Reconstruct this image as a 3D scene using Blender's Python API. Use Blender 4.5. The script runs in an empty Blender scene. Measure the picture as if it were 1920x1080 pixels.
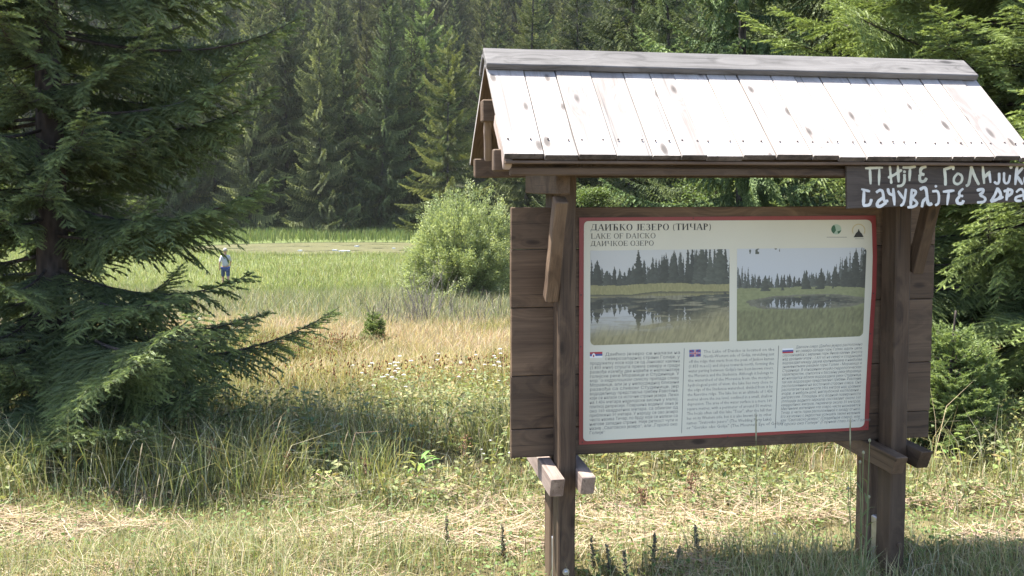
import bpy, math, random
import numpy as np
from mathutils import Vector, noise as mnoise

scene = bpy.context.scene
COL = scene.collection
R = math.radians

# ------------------------------------------------------------------ camera, sky, sun, exposure
EYE = 1.6
F_PX = 1700.0                      # focal length in photograph pixels (1920 wide)
PITCH = R(3.0)
SHIFT_PX = 101.0
cam_data = bpy.data.cameras.new("camera")
cam_data.sensor_width = 36.0
cam_data.lens = F_PX / 1920.0 * 36.0
cam_data.shift_y = -SHIFT_PX / 1920.0
cam_data.clip_start = 0.05
cam_data.clip_end = 2000.0
cam = bpy.data.objects.new("camera", cam_data)
cam.location = (0, 0, EYE)
cam.rotation_euler = (R(90) - PITCH, 0, 0)
COL.objects.link(cam)
scene.camera = cam

SUN_EL = R(67.0)
SUN_AZ_VEC = Vector((-0.945, 0.327, 0)).normalized()      # towards the sun, horizontally
world = bpy.data.worlds.new("World")
scene.world = world
world.use_nodes = True
wn = world.node_tree
sky = wn.nodes.new("ShaderNodeTexSky")
sky.sky_type = 'NISHITA'
sky.sun_disc = False
sky.sun_elevation = SUN_EL
sky.sun_rotation = math.atan2(SUN_AZ_VEC.x, SUN_AZ_VEC.y)
sky.altitude = 1400
sky.air_density = 0.8
sky.dust_density = 3.5
wn.links.new(sky.outputs[0], wn.nodes["Background"].inputs[0])
wn.nodes["Background"].inputs[1].default_value = 0.15
sd = bpy.data.lights.new("sun", 'SUN')
sd.energy = 5.0
sd.angle = R(0.53)
sd.color = (1.0, 0.955, 0.88)
sun = bpy.data.objects.new("sun", sd)
dvec = Vector((SUN_AZ_VEC.x * math.cos(SUN_EL), SUN_AZ_VEC.y * math.cos(SUN_EL), math.sin(SUN_EL)))
sun.rotation_euler = dvec.to_track_quat('Z', 'Y').to_euler()
sun.location = (-6, 2, 20)
COL.objects.link(sun)
scene.view_settings.view_transform = 'Standard'
scene.view_settings.look = 'None'
scene.view_settings.gamma = 1.0
scene.view_settings.exposure = 1.88
scene.cycles.max_bounces = 6
scene.cycles.transparent_max_bounces = 4
scene.cycles.diffuse_bounces = 3
scene.cycles.volume_bounces = 0

# ------------------------------------------------------------------ picking a place: pixel -> point
_U = np.array([0, math.sin(PITCH), math.cos(PITCH)])
_F = np.array([0, math.cos(PITCH), -math.sin(PITCH)])
def ray(px, py):
    return np.array([(px - 960) / F_PX, 0, 0]) + _U * ((540 - SHIFT_PX - py) / F_PX) + _F
THETA = R(9.6)
EU = np.array([math.cos(THETA), math.sin(THETA), 0])
EN = np.array([-math.sin(THETA), math.cos(THETA), 0])
_r = ray(1362, 610)
P0 = np.array([0, 0, EYE]) + _r * 3.65
P0[2] = 0.0
def uz(px, py, n=0.0):
    """point of the shelter's plane at depth n under a pixel, in the shelter's own frame (u, z)"""
    r = ray(px, py)
    c = np.array([0, 0, EYE])
    t = (n - (c - P0) @ EN) / (r @ EN)
    p = c + r * t - P0
    return float(p @ EU), float(p[2])

# ------------------------------------------------------------------ terrain
_zy = [-80, 0, 4.0, 5.5, 8, 14, 26, 40, 60, 63, 80, 92, 120, 170, 260, 330]
_zz = [0.1, 0, 0, -0.04, -0.30, -0.95, -1.9, -2.85, -3.08, -3.1, -3.0, -2.8, 4, 20, 48, 66]
def _sm(a, b, x):
    t = np.clip((x - a) / (b - a), 0, 1)
    return t * t * (3 - 2 * t)
POND = (-13.0, 70.0, 13.0, 7.2)
def ground(x, y):
    x = np.asarray(x, float); y = np.asarray(y, float)
    z = np.interp(y, _zy, _zz)
    k = _sm(1.0, 9.0, x - (y - 5) * 0.03)
    near = np.where(y < 60, z, 0)
    z = np.where(y < 60, near * (1 - 0.55 * k), z + 0.55 * 3.08 * k * np.clip(1 - (y - 60) / 60, 0, 1))
    z = z + 0.05 * np.sin(x * 0.7 + y * 0.35) * _sm(6, 14, y) + 0.018 * np.sin(x * 2.9 - y * 2.1) + 0.012 * np.sin(x * 5.3 + y * 4.3)
    e = ((x - POND[0]) / POND[2]) ** 2 + ((y - POND[1]) / POND[3]) ** 2
    z = np.where(e < 1.6, np.minimum(z, -3.02 - 0.5 * _sm(1.25, 0.8, e)), z)
    return z
def gz(x, y):
    return float(ground(x, y))

# ------------------------------------------------------------------ mesh helpers
def link(name, me, mat=None, parent=None):
    o = bpy.data.objects.new(name, me)
    COL.objects.link(o)
    if mat is not None and me is not None:
        me.materials.append(mat)
    if parent is not None:
        o.parent = parent
    return o
def tag(o, label=None, cat=None, group=None, kind=None):
    if label: o["label"] = label
    if cat: o["category"] = cat
    if group: o["group"] = group
    if kind: o["kind"] = kind
    return o
def empty(name, loc, rz=0.0):
    o = bpy.data.objects.new(name, None)
    o.empty_display_size = 0.1
    o.location = loc
    o.rotation_euler = (0, 0, rz)
    COL.objects.link(o)
    return o
def copy_tree(o, parent=None):
    kids = list(o.children)
    c = o.copy()
    COL.objects.link(c)
    c.parent = parent
    for k in kids:
        copy_tree(k, c)
    return c

def np_mesh(name, verts, tris, fattrs=None, smooth=False, vattrs=None):
    """fast triangle mesh from numpy arrays; fattrs: {name: per-vertex float array}"""
    me = bpy.data.meshes.new(name)
    nv, nt = len(verts), len(tris)
    me.vertices.add(nv)
    me.vertices.foreach_set("co", np.ascontiguousarray(verts, np.float32).ravel())
    me.loops.add(nt * 3)
    me.loops.foreach_set("vertex_index", np.ascontiguousarray(tris, np.int32).ravel())
    me.polygons.add(nt)
    me.polygons.foreach_set("loop_start", np.arange(0, nt * 3, 3, dtype=np.int32))
    me.polygons.foreach_set("loop_total", np.full(nt, 3, np.int32))
    if smooth:
        me.polygons.foreach_set("use_smooth", np.ones(nt, bool))
    for k, a in (fattrs or {}).items():
        at = me.attributes.new(k, 'FLOAT', 'POINT')
        at.data.foreach_set("value", np.ascontiguousarray(a, np.float32))
    for k, a in (vattrs or {}).items():
        at = me.attributes.new(k, 'FLOAT_COLOR', 'POINT')
        aa = np.ones((nv, 4), np.float32); aa[:, :3] = a
        at.data.foreach_set("color", aa.ravel())
    me.update(calc_edges=True)
    return me

class MB:
    """collects timbers, plates and tubes; grain coordinates ride along as a vector attribute"""
    def __init__(s):
        s.v, s.f, s.g = [], [], []
    def add(s, vs, fs, gs=None):
        b = len(s.v)
        s.v += [tuple(v) for v in vs]
        s.f += [tuple(i + b for i in f) for f in fs]
        s.g += [tuple(g) for g in (gs if gs is not None else vs)]
    def timber(s, a, b, w, h, up=(0, 0, 1), ch=0.004, seed=None, nseg=5, wob=0.0008, end0=None, end1=None):
        """chamfered beam from a to b; w across, h along 'up'. end0/end1: (dx) extra length at the top edge (slanted ends)"""
        rnd = random.Random(seed if seed is not None else hash((round(a[0], 4), round(a[1], 4), round(a[2], 4), w)))
        a, b = Vector(a), Vector(b)
        d = (b - a); L = d.length; d.normalize()
        up = Vector(up); up = (up - d * up.dot(d)).normalized()
        side = d.cross(up).normalized()
        off = (rnd.uniform(0, 40), rnd.uniform(0, 40), rnd.uniform(0, 40))
        def prof(sh):
            W, H = w / 2 - sh, h / 2 - sh
            c = max(ch - sh * 0.3, 0.0005)
            return [(-W + c, -H), (W - c, -H), (W, -H + c), (W, H - c), (W - c, H), (-W + c, H), (-W, H - c), (-W, -H + c)]
        ts = [(0, ch), (ch, 0)] + [(L * k / nseg, 0) for k in range(1, nseg)] + [(L - ch, 0), (L, ch)]
        vs, gs = [], []
        for (t, sh) in ts:
            j1, j2 = rnd.gauss(0, wob), rnd.gauss(0, wob)
            for (x, y) in prof(sh):
                tt = t
                if end0 and t <= ch: tt = t - end0 * (y / h + 0.5)
                if end1 and t >= L - ch: tt = t + end1 * (y / h + 0.5)
                vs.append(a + d * tt + side * (x + j1) + up * (y + j2))
                gs.append((tt + off[0], x + off[1], y + off[2]))
        fs = []
        n = len(ts)
        for i in range(n - 1):
            for k in range(8):
                k2 = (k + 1) % 8
                fs.append((i * 8 + k, i * 8 + k2, (i + 1) * 8 + k2, (i + 1) * 8 + k))
        fs.append(tuple(reversed(range(8))))
        fs.append(tuple((n - 1) * 8 + k for k in range(8)))
        s.add(vs, fs, gs)
    def plate(s, quad, nrm, t, ch=0.002, seed=0, nseg=4, wob=0.0006):
        """plank from a quad (4 points, long side 0-1 and 3-2) extruded by t along nrm"""
        rnd = random.Random(seed)
        q = [Vector(p) for p in quad]; nrm = Vector(nrm).normalized()
        off = (rnd.uniform(0, 40), rnd.uniform(0, 40), rnd.uniform(0, 40))
        L = (q[1] - q[0]).length; W = (q[3] - q[0]).length
        vs, gs = [], []
        rows = [0.0, ch / L] + [k / nseg for k in range(1, nseg)] + [1 - ch / L, 1.0]
        for r_i, t0 in enumerate(rows):
            A = q[0].lerp(q[1], t0); B = q[3].lerp(q[2], t0)
            c = ch / max((B - A).length, 1e-4)
            e = ch if r_i in (0, len(rows) - 1) else 0.0
            j = rnd.gauss(0, wob)
            for (sx, hz) in ((0, ch + e), (c, e), (1 - c, e), (1, ch + e), (1, t - ch - e), (1 - c, t - e), (c, t - e), (0, t - ch - e)):
                vs.append(A.lerp(B, sx) + nrm * (hz + j))
                gs.append((t0 * L + off[0], sx * W + off[1], hz + off[2]))
        n = len(rows); fs = []
        for i in range(n - 1):
            for k in range(8):
                k2 = (k + 1) % 8
                fs.append((i * 8 + k, i * 8 + k2, (i + 1) * 8 + k2, (i + 1) * 8 + k))
        fs.append(tuple(reversed(range(8))))
        fs.append(tuple((n - 1) * 8 + k for k in range(8)))
        s.add(vs, fs, gs)
    def tube(s, pts, rads, n=8, cap=True):
        pts = [Vector(p) for p in pts]
        vs, gs = [], []
        L = 0.0
        for i, p in enumerate(pts):
            if i: L += (p - pts[i - 1]).length
            d = (pts[min(i + 1, len(pts) - 1)] - pts[max(i - 1, 0)]).normalized()
            ref = Vector((0, 0, 1)) if abs(d.z) < 0.9 else Vector((1, 0, 0))
            x = d.cross(ref).normalized(); y = d.cross(x)
            for k in range(n):
                a = 2 * math.pi * k / n
                vs.append(p + (x * math.cos(a) + y * math.sin(a)) * rads[i])
                gs.append((L, math.cos(a) * rads[i], math.sin(a) * rads[i]))
        fs = []
        for i in range(len(pts) - 1):
            for k in range(n):
                k2 = (k + 1) % n
                fs.append((i * n + k, i * n + k2, (i + 1) * n + k2, (i + 1) * n + k))
        if cap:
            fs.append(tuple(reversed(range(n))))
            fs.append(tuple((len(pts) - 1) * n + k for k in range(n)))
        s.add(vs, fs, gs)
    def poly_extrude(s, pts2, T, t0, t1):
        """outline pts2 (x,y) mapped by T(x,y,h), closed prism between heights t0 and t1"""
        n = len(pts2)
        vs = [T(x, y, t1) for x, y in pts2] + [T(x, y, t0) for x, y in pts2]
        fs = [tuple(range(n)), tuple(reversed(range(n, 2 * n)))]
        for k in range(n):
            k2 = (k + 1) % n
            fs.append((k, n + k, n + k2, k2))
        s.add(vs, fs)
    def build(s, name, mat, parent=None, smooth=False):
        import bmesh
        me = bpy.data.meshes.new(name)
        me.from_pydata(s.v, [], s.f)
        at = me.attributes.new("g", 'FLOAT_VECTOR', 'POINT')
        at.data.foreach_set("vector", np.array(s.g, np.float32).ravel())
        bm = bmesh.new(); bm.from_mesh(me)
        bmesh.ops.recalc_face_normals(bm, faces=bm.faces)
        bm.to_mesh(me); bm.free()
        if smooth:
            for p in me.polygons: p.use_smooth = True
        me.update()
        return link(name, me, mat, parent)

# ------------------------------------------------------------------ materials
def new_mat(name):
    m = bpy.data.materials.new(name)
    m.use_nodes = True
    nt = m.node_tree
    return m, nt, nt.nodes["Principled BSDF"]
def N(nt, typ, **kw):
    n = nt.nodes.new(typ)
    for k, v in kw.items():
        if k.startswith("i_"):
            key = k[2:]
            key = int(key) if key.isdigit() else key.replace("_", " ")
            n.inputs[key].default_value = v
        else:
            setattr(n, k, v)
    return n
def ramp(nt, fac, stops, interp='LINEAR'):
    n = nt.nodes.new("ShaderNodeValToRGB")
    cr = n.color_ramp
    cr.interpolation = interp
    while len(cr.elements) < len(stops): cr.elements.new(0.5)
    for e, (p, c) in zip(cr.elements, stops):
        e.position = p
        e.color = (c[0], c[1], c[2], 1) if not isinstance(c, (int, float)) else (c, c, c, 1)
    if fac is not None: nt.links.new(fac, n.inputs[0])
    return n
def mixc(nt, fac, a, b, mode='MIX'):
    n = nt.nodes.new("ShaderNodeMix"); n.data_type = 'RGBA'; n.blend_type = mode
    for sock, val in ((n.inputs[0], fac), (n.inputs[6], a), (n.inputs[7], b)):
        if hasattr(val, "is_linked"): nt.links.new(val, sock)
        elif isinstance(val, (int, float)): sock.default_value = val
        else: sock.default_value = (val[0], val[1], val[2], 1)
    return n.outputs[2]
def wood_mat(name, dark, mid, light, rough=0.75, knot=1.0, grain=1.0, weather=None, wfac=0.5, bump=0.3, bands=22, spec=0.3, flatknots=False):
    m, nt, b = new_mat(name)
    L = nt.links.new
    at = N(nt, "ShaderNodeAttribute", attribute_name="g")
    mp = N(nt, "ShaderNodeMapping"); mp.inputs[3].default_value = (1.3, bands, bands)
    L(at.outputs[1], mp.inputs[0])
    # knots: stretched cells
    mk = N(nt, "ShaderNodeMapping"); mk.inputs[3].default_value = (3.1, 8.5, 8.5)
    L(at.outputs[1], mk.inputs[0])
    vo = N(nt, "ShaderNodeTexVoronoi", i_Scale=1.0, i_Randomness=1.0)
    if flatknots: vo.voronoi_dimensions = '2D'
    L(mk.outputs[0], vo.inputs[0])
    nk = N(nt, "ShaderNodeTexNoise", i_Scale=3.0); L(mk.outputs[0], nk.inputs[0])
    # warp the grain round the knots
    kd = N(nt, "ShaderNodeMapRange", i_1=0.0, i_2=0.5, i_3=1.4, i_4=0.0); L(vo.outputs[0], kd.inputs[0])
    ad = N(nt, "ShaderNodeVectorMath", operation='ADD')
    L(mp.outputs[0], ad.inputs[0]); L(kd.outputs[0], ad.inputs[1])
    n1 = N(nt, "ShaderNodeTexNoise", i_Scale=1.0, i_Detail=5.0, i_Roughness=0.6, i_Distortion=0.6); L(ad.outputs[0], n1.inputs[0])
    mf = N(nt, "ShaderNodeMapping"); mf.inputs[3].default_value = (5, 260, 260); L(at.outputs[1], mf.inputs[0])
    n2 = N(nt, "ShaderNodeTexNoise", i_Scale=1.0, i_Detail=3.0); L(mf.outputs[0], n2.inputs[0])
    mix = N(nt, "ShaderNodeMath", operation='MULTIPLY_ADD'); L(n2.outputs[0], mix.inputs[0]); mix.inputs[1].default_value = 0.35 * grain
    L(n1.outputs[0], mix.inputs[2])
    cr = ramp(nt, mix.outputs[0], [(0.38, dark), (0.6, mid), (0.85, light)])
    col = cr.outputs[0]
    if weather:
        nw = N(nt, "ShaderNodeTexNoise", i_Scale=2.6, i_Detail=6.0, i_Roughness=0.65); L(at.outputs[1], nw.inputs[0])
        wr = ramp(nt, nw.outputs[0], [(0.42, 0.0), (0.66, 1.0)])
        wm = N(nt, "ShaderNodeMath", operation='MULTIPLY'); L(wr.outputs[0], wm.inputs[0]); wm.inputs[1].default_value = wfac
        col = mixc(nt, wm.outputs[0], col, weather)
    # hairline cracks along the grain, and each piece a little different
    mc_ = N(nt, "ShaderNodeMapping"); mc_.inputs[3].default_value = (1.6, 70, 70); L(at.outputs[1], mc_.inputs[0])
    n3 = N(nt, "ShaderNodeTexNoise", i_Scale=1.0, i_Detail=2.0, i_Distortion=0.4); L(mc_.outputs[0], n3.inputs[0])
    ck = ramp(nt, n3.outputs[0], [(0.30, 1.0), (0.36, 0.0)])
    c3 = N(nt, "ShaderNodeMath", operation='MULTIPLY'); L(ck.outputs[0], c3.inputs[0]); c3.inputs[1].default_value = 0.6
    col = mixc(nt, c3.outputs[0], col, tuple(min(c, 0.12) * 0.5 for c in dark))
    n4 = N(nt, "ShaderNodeTexNoise", i_Scale=0.35, i_Detail=0.0); L(at.outputs[1], n4.inputs[0])
    pv = ramp(nt, n4.outputs[0], [(0.3, 0.72), (0.7, 1.28)])
    col = mixc(nt, 1.0, col, pv.outputs[0], 'MULTIPLY')
    # knots only in some cells
    kw = N(nt, 'ShaderNodeMath', operation='MULTIPLY_ADD'); L(nk.outputs[0], kw.inputs[0]); kw.inputs[1].default_value = 0.16; kw.inputs[2].default_value = -0.08
    kx = N(nt, 'ShaderNodeMath', operation='ADD'); L(kw.outputs[0], kx.inputs[0]); L(vo.outputs[0], kx.inputs[1])
    ks = ramp(nt, kx.outputs[0], [(0.03, 1.0), (0.07, 0.75), (0.10, 0.2), (0.15, 0.0)])
    sel = ramp(nt, vo.outputs[1], [(0.36, 0.0), (0.42, 1.0)])
    km = N(nt, "ShaderNodeMath", operation='MULTIPLY'); L(ks.outputs[0], km.inputs[0]); L(sel.outputs[0], km.inputs[1])
    k2 = N(nt, "ShaderNodeMath", operation='MULTIPLY'); L(km.outputs[0], k2.inputs[0]); k2.inputs[1].default_value = knot * 0.8
    col = mixc(nt, k2.outputs[0], col, tuple(min(c, 0.16) * 0.35 for c in dark))
    L(col, b.inputs["Base Color"])
    b.inputs["Roughness"].default_value = rough
    b.inputs["Specular IOR Level"].default_value = spec
    bp = N(nt, "ShaderNodeBump", i_Strength=bump, i_Distance=0.004); L(mix.outputs[0], bp.inputs["Height"])
    L(bp.outputs[0], b.inputs["Normal"])
    return m
def flat_mat(name, col, rough=0.6, spec=0.3, var=0.0, vscale=8.0, metal=0.0):
    m, nt, b = new_mat(name)
    b.inputs["Roughness"].default_value = rough
    b.inputs["Specular IOR Level"].default_value = spec
    b.inputs["Metallic"].default_value = metal
    if var > 0:
        tc = N(nt, "ShaderNodeTexCoord")
        no = N(nt, "ShaderNodeTexNoise", i_Scale=vscale, i_Detail=5.0); nt.links.new(tc.outputs["Object"], no.inputs[0])
        r = ramp(nt, no.outputs[0], [(0.3, tuple(c * (1 - var) for c in col)), (0.7, tuple(min(1, c * (1 + var)) for c in col))])
        nt.links.new(r.outputs[0], b.inputs["Base Color"])
    else:
        b.inputs["Base Color"].default_value = (*col, 1)
    return m
def leaf_mat(name, stops, rough=0.55, trans=0.3, spec=0.25, obvar=0.0, tboost=1.15):
    """plant tissue: colour from the per-leaf 'tint' attribute; some light passes through"""
    m, nt, b = new_mat(name)
    L = nt.links.new
    at = N(nt, "ShaderNodeAttribute", attribute_name="tint")
    cr = ramp(nt, at.outputs[2], stops)
    col = cr.outputs[0]
    if obvar > 0:
        oi = N(nt, "ShaderNodeObjectInfo")
        hs = N(nt, "ShaderNodeHueSaturation")
        mr = N(nt, "ShaderNodeMapRange", i_3=1 - obvar, i_4=1 + obvar); L(oi.outputs["Random"], mr.inputs[0])
        L(mr.outputs[0], hs.inputs["Value"])
        mh = N(nt, "ShaderNodeMapRange", i_3=0.5 - obvar * 0.06, i_4=0.5 + obvar * 0.06); L(oi.outputs["Random"], mh.inputs[0])
        L(mh.outputs[0], hs.inputs["Hue"])
        L(col, hs.inputs["Color"]); col = hs.outputs[0]
    L(col, b.inputs["Base Color"])
    b.inputs["Roughness"].default_value = rough
    b.inputs["Specular IOR Level"].default_value = spec
    if trans > 0:
        tr = N(nt, "ShaderNodeBsdfTranslucent")
        g = N(nt, "ShaderNodeMix"); g.data_type = 'RGBA'; g.blend_type = 'MULTIPLY'; g.inputs[0].default_value = 1.0
        L(col, g.inputs[6]); g.inputs[7].default_value = (tboost, tboost, tboost * 0.6, 1)
        L(g.outputs[2], tr.inputs[0])
        ms = N(nt, "ShaderNodeMixShader"); ms.inputs[0].default_value = trans
        L(b.outputs[0], ms.inputs[1]); L(tr.outputs[0], ms.inputs[2])
        L(ms.outputs[0], nt.nodes["Material Output"].inputs[0])
    return m
# ------------------------------------------------------------------ the information shelter
M_dark = wood_mat("stained_wood", (0.034, 0.0205, 0.0132), (0.070, 0.0445, 0.0278), (0.125, 0.083, 0.052), rough=0.7, weather=(0.125, 0.092, 0.064), wfac=0.45, bump=0.35, flatknots=True)
M_board = wood_mat("board_wood", (0.0383, 0.0235, 0.0145), (0.0786, 0.0498, 0.0309), (0.1411, 0.0919, 0.0563), rough=0.66, weather=(0.1310, 0.0958, 0.0662), wfac=0.4, bump=0.3, bands=14, knot=0.9, flatknots=True)
M_beam = wood_mat("pale_beam", (0.13, 0.092, 0.074), (0.22, 0.165, 0.138), (0.34, 0.27, 0.228), rough=0.8, weather=(0.25, 0.20, 0.172), wfac=0.6, bump=0.4)  # paler wood for the left cross beams, strut and left rafter tail
M_roof = wood_mat("pale_roof_wood", (0.15, 0.118, 0.096), (0.285, 0.250, 0.224), (0.36, 0.330, 0.306), flatknots=True, rough=0.65, weather=(0.36, 0.335, 0.313), wfac=0.6, bump=0.25, bands=16, knot=1.1, spec=0.4)
M_ridge = wood_mat("grey_ridge_wood", (0.05, 0.046, 0.043), (0.125, 0.117, 0.110), (0.20, 0.189, 0.179), rough=0.8, weather=(0.22, 0.208, 0.196), wfac=0.5, bump=0.6)
M_end = wood_mat('end_grain', (0.03, 0.026, 0.023), (0.06, 0.05, 0.045), (0.12, 0.10, 0.09), rough=0.85)
M_zinc = flat_mat("galvanised_steel", (0.42, 0.43, 0.44), rough=0.4, spec=0.5, var=0.2, vscale=30, metal=0.85)

def pt(px, py, n):
    u, z = uz(px, py, n)
    return Vector((u, n, z))
sign = empty("information_shelter", (P0[0], P0[1], 0.0), THETA)
tag(sign, "brown wooden information shelter with a pale plank roof and printed lake panel", "information board")

PW, PD = 0.066, 0.104
def front_post(pxl, pxr, nm):
    n0 = -0.112
    uL = uz(pxl, 700, n0)[0]; uR = uz(pxr, 700, n0)[0]
    return uL, uR, n0
LuL, LuR, Ln = front_post(1048, 1080, "l")
RuL, RuR, Rn = front_post(1675.5, 1704, "r")
posts = []
for (a, b, seed) in ((LuL, LuR, 3), (RuL, RuR, 8)):
    c = (a + b) / 2; w = b - a
    m = MB(); m.timber((c, Ln + PD / 2, -0.12), (c, Ln + PD / 2, 1.69), w, PD, up=(0, 1, 0), ch=0.005, seed=seed, nseg=9, wob=0.0012)
    posts.append(m.build("front_post", M_dark, sign))
    m = MB(); m.timber((c, 0.046 + PD / 2, -0.12), (c, 0.046 + PD / 2, 1.69), w, PD, up=(0, 1, 0), ch=0.005, seed=seed + 1, nseg=9, wob=0.0012)
    m.build("back_post", M_dark, sign)
    # steel ground anchor between the two halves
    m = MB(); m.timber((a + 0.018, 0.012, -0.1), (a + 0.018, 0.012, 0.215), 0.026, 0.045, up=(0, 1, 0), ch=0.004, seed=1, nseg=2)
    m.build("ground_anchor", M_zinc, sign)
# bolt head low on the near post
b0 = pt(1061, 1072, Ln)
m = MB()
m.tube([b0 + Vector((0, -0.0005, 0)), b0 + Vector((0, -0.003, 0))], [0.0135, 0.0130], n=20)
m.tube([b0 + Vector((0, -0.0032, 0)), b0 + Vector((0, -0.008, 0)), b0 + Vector((0, -0.0105, 0))], [0.0085, 0.0078, 0.004], n=12)
m.build("bolt", M_zinc, sign, smooth=False)
b1 = pt(1686, 1022, Rn)
m = MB(); m.tube([b1 + Vector((0, -0.0005, 0)), b1 + Vector((0, -0.004, 0))], [0.011, 0.010], n=16)
m.build("wood_plug", M_dark, sign)

# lower cross beams, a pair clasping each post (front ends cut on the slant)
BW, BH = 0.052, 0.076
zl = uz(1061, 897, -0.225)[1]; zr = uz(1705, 857, -0.225)[1]
for (u0, z, mat, seed, s) in ((LuL - BW / 2 - 0.001, zl, M_beam, 21, -0.225), (LuR + BW / 2 + 0.001, zl - 0.004, M_beam, 22, -0.212),
                        (RuL - BW / 2 - 0.001, zr, M_dark, 23, -0.225), (RuR + BW / 2 + 0.001, zr + 0.012, M_dark, 24, -0.205)):
    m = MB(); m.timber((u0, s, z - BH / 2), (u0, 0.34, z - BH / 2 + 0.004), BW, BH, ch=0.003, seed=seed, nseg=6, end0=0.0)
    # slanted underside at the front end: pull the lowest front ring vertices back
    vv = []
    for (x, y, zz) in m.v:
        if y < s + 0.02 and zz < z - BH * 0.55: y = y + 0.030
        vv.append((x, y, zz))
    m.v = vv
    m.build("cross_beam", mat, sign)

# backing board: five wide planks nailed to the posts
m = MB()
ysL = [388.5, 468, 578, 706, 806, 860]
xL = [957.5, 958, 958.5, 959, 959.5, 960]
nB = 0.008
bl = uz(960, 860, nB)[1]
zt = [uz(958, y, nB)[1] for y in ysL]
uLb = uz(958.5, 600, nB)[0]; uRb_t = uz(1750, 600, nB)[0]
for k in range(5):
    g = 0.0013
    u_l = uLb + random.Random(k).uniform(-0.001, 0.001); u_r = uRb_t + random.Random(k + 9).uniform(-0.003, 0.003) - 0.002 * k
    z1, z0 = zt[k] - g, zt[k + 1] + g
    m.plate([(u_l, nB, z0), (u_r, nB, z0), (u_r, nB, z1), (u_l, nB, z1)], (0, 1, 0), 0.028 + 0.0015 * (k % 2), ch=0.002, seed=30 + k, nseg=8)
m.build("backing_board", M_board, sign)

# ---- roof
uE0 = uz(945, 284, -0.452)[0]; zE = uz(1300, 291, -0.452)[1]
nE = -0.452
zRg = uz(1300, 130, 0.0)[1] - 0.002
nR = 0.03
zRg = uz(1350, 118, nR)[1]
uL_e, uL_r = uz(945, 285, nE)[0], uz(908, 120, nR)[0]
uR_e, uR_r = uz(1946, 290, nE)[0], uz(1815, 145, nR)[0]
slope = Vector((0, nE - nR, zE - zRg))
sn = Vector((0, slope.z, -slope.y)).normalized()
if sn.z < 0: sn = -sn
PT = 0.021
def roof_slope(sgn, name, seed0):
    m = MB(); rr = random.Random(seed0)
    u = 0.0; k = 0
    W = (uR_e - uL_e); wr = (uR_r - uL_r)
    edges = [0.0]
    while edges[-1] < 1 - 0.03:
        edges.append(min(1.0, edges[-1] + rr.choice([0.042, 0.05, 0.056, 0.062, 0.072]) * rr.uniform(0.92, 1.08)))
    edges[-1] = 1.0
    ne = nR + sgn * (nR - nE) if sgn > 0 else nE
    for a, b in zip(edges[:-1], edges[1:]):
        gap = rr.choice([0.0022, 0.003, 0.0045, 0.006])
        lift = rr.uniform(-0.0025, 0.0025)
        ext = rr.uniform(-0.003, 0.005)
        sv = Vector((0, ne - nR, zE - zRg)); svn = sv.normalized()
        nrm = Vector((0, -sv.z, sv.y)) if sgn < 0 else Vector((0, sv.z * -1, sv.y))
        nrm = Vector((0, sgn * abs(sv.z), abs(sv.y))).normalized()
        rA = Vector((uL_r + wr * a + gap / 2, nR, zRg)); rB = Vector((uL_r + wr * b - gap / 2, nR, zRg))
        eA = Vector((uL_e + W * a + gap / 2, ne, zE)) + svn * ext; eB = Vector((uL_e + W * b - gap / 2, ne, zE)) + svn * ext
        if sgn < 0:
            rA += svn * 0.002; rB += svn * 0.002
        else:
            rA += svn * 0.024; rB += svn * 0.024
        o = nrm * (lift - PT)
        m.plate([rA + o, eA + o, eB + o, rB + o], nrm, PT, ch=0.0018, seed=seed0 * 100 + k, nseg=4)
        k += 1
    o = m.build(name, M_roof, sign)
    o.data.materials.append(M_end); o.data.materials.append(M_dark)
    for p in o.data.polygons:
        if p.normal.dot(svn) > 0.5: p.material_index = 1
        elif p.normal.dot(nrm) < -0.5: p.material_index = 2
    return o, edges
rs_f, ed = roof_slope(-1, "roof_slope", 5)
rs_b, _e = roof_slope(1, "roof_slope", 6)
# nail heads, a double row on the front slope
M_nail = flat_mat("rusty_nails", (0.07, 0.055, 0.05), rough=0.6)
sv = Vector((0, nE - nR, zE - zRg)); svl = sv.length; svn = sv.normalized(); nrm = Vector((0, -abs(sv.z), abs(sv.y))).normalized()
rr = random.Random(4)
W = uR_e - uL_e; wr = uR_r - uL_r
for a, b in zip(ed[:-1], ed[1:]):
    for f in (0.22, 0.78):
        t = 0.865 + rr.uniform(-0.006, 0.006); s_ = a + (b - a) * (f + rr.uniform(-0.06, 0.06))
        u_ = (uL_r + wr * s_) * (1 - t) + (uL_e + W * s_) * t
        p = Vector((u_, nR, zRg)) + svn * (t * svl)
        m = MB(); m.tube([p + nrm * 0.001, p + nrm * 0.0045], [0.0036, 0.0030], n=8)
        m.build("nail", M_nail, rs_f)
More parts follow.
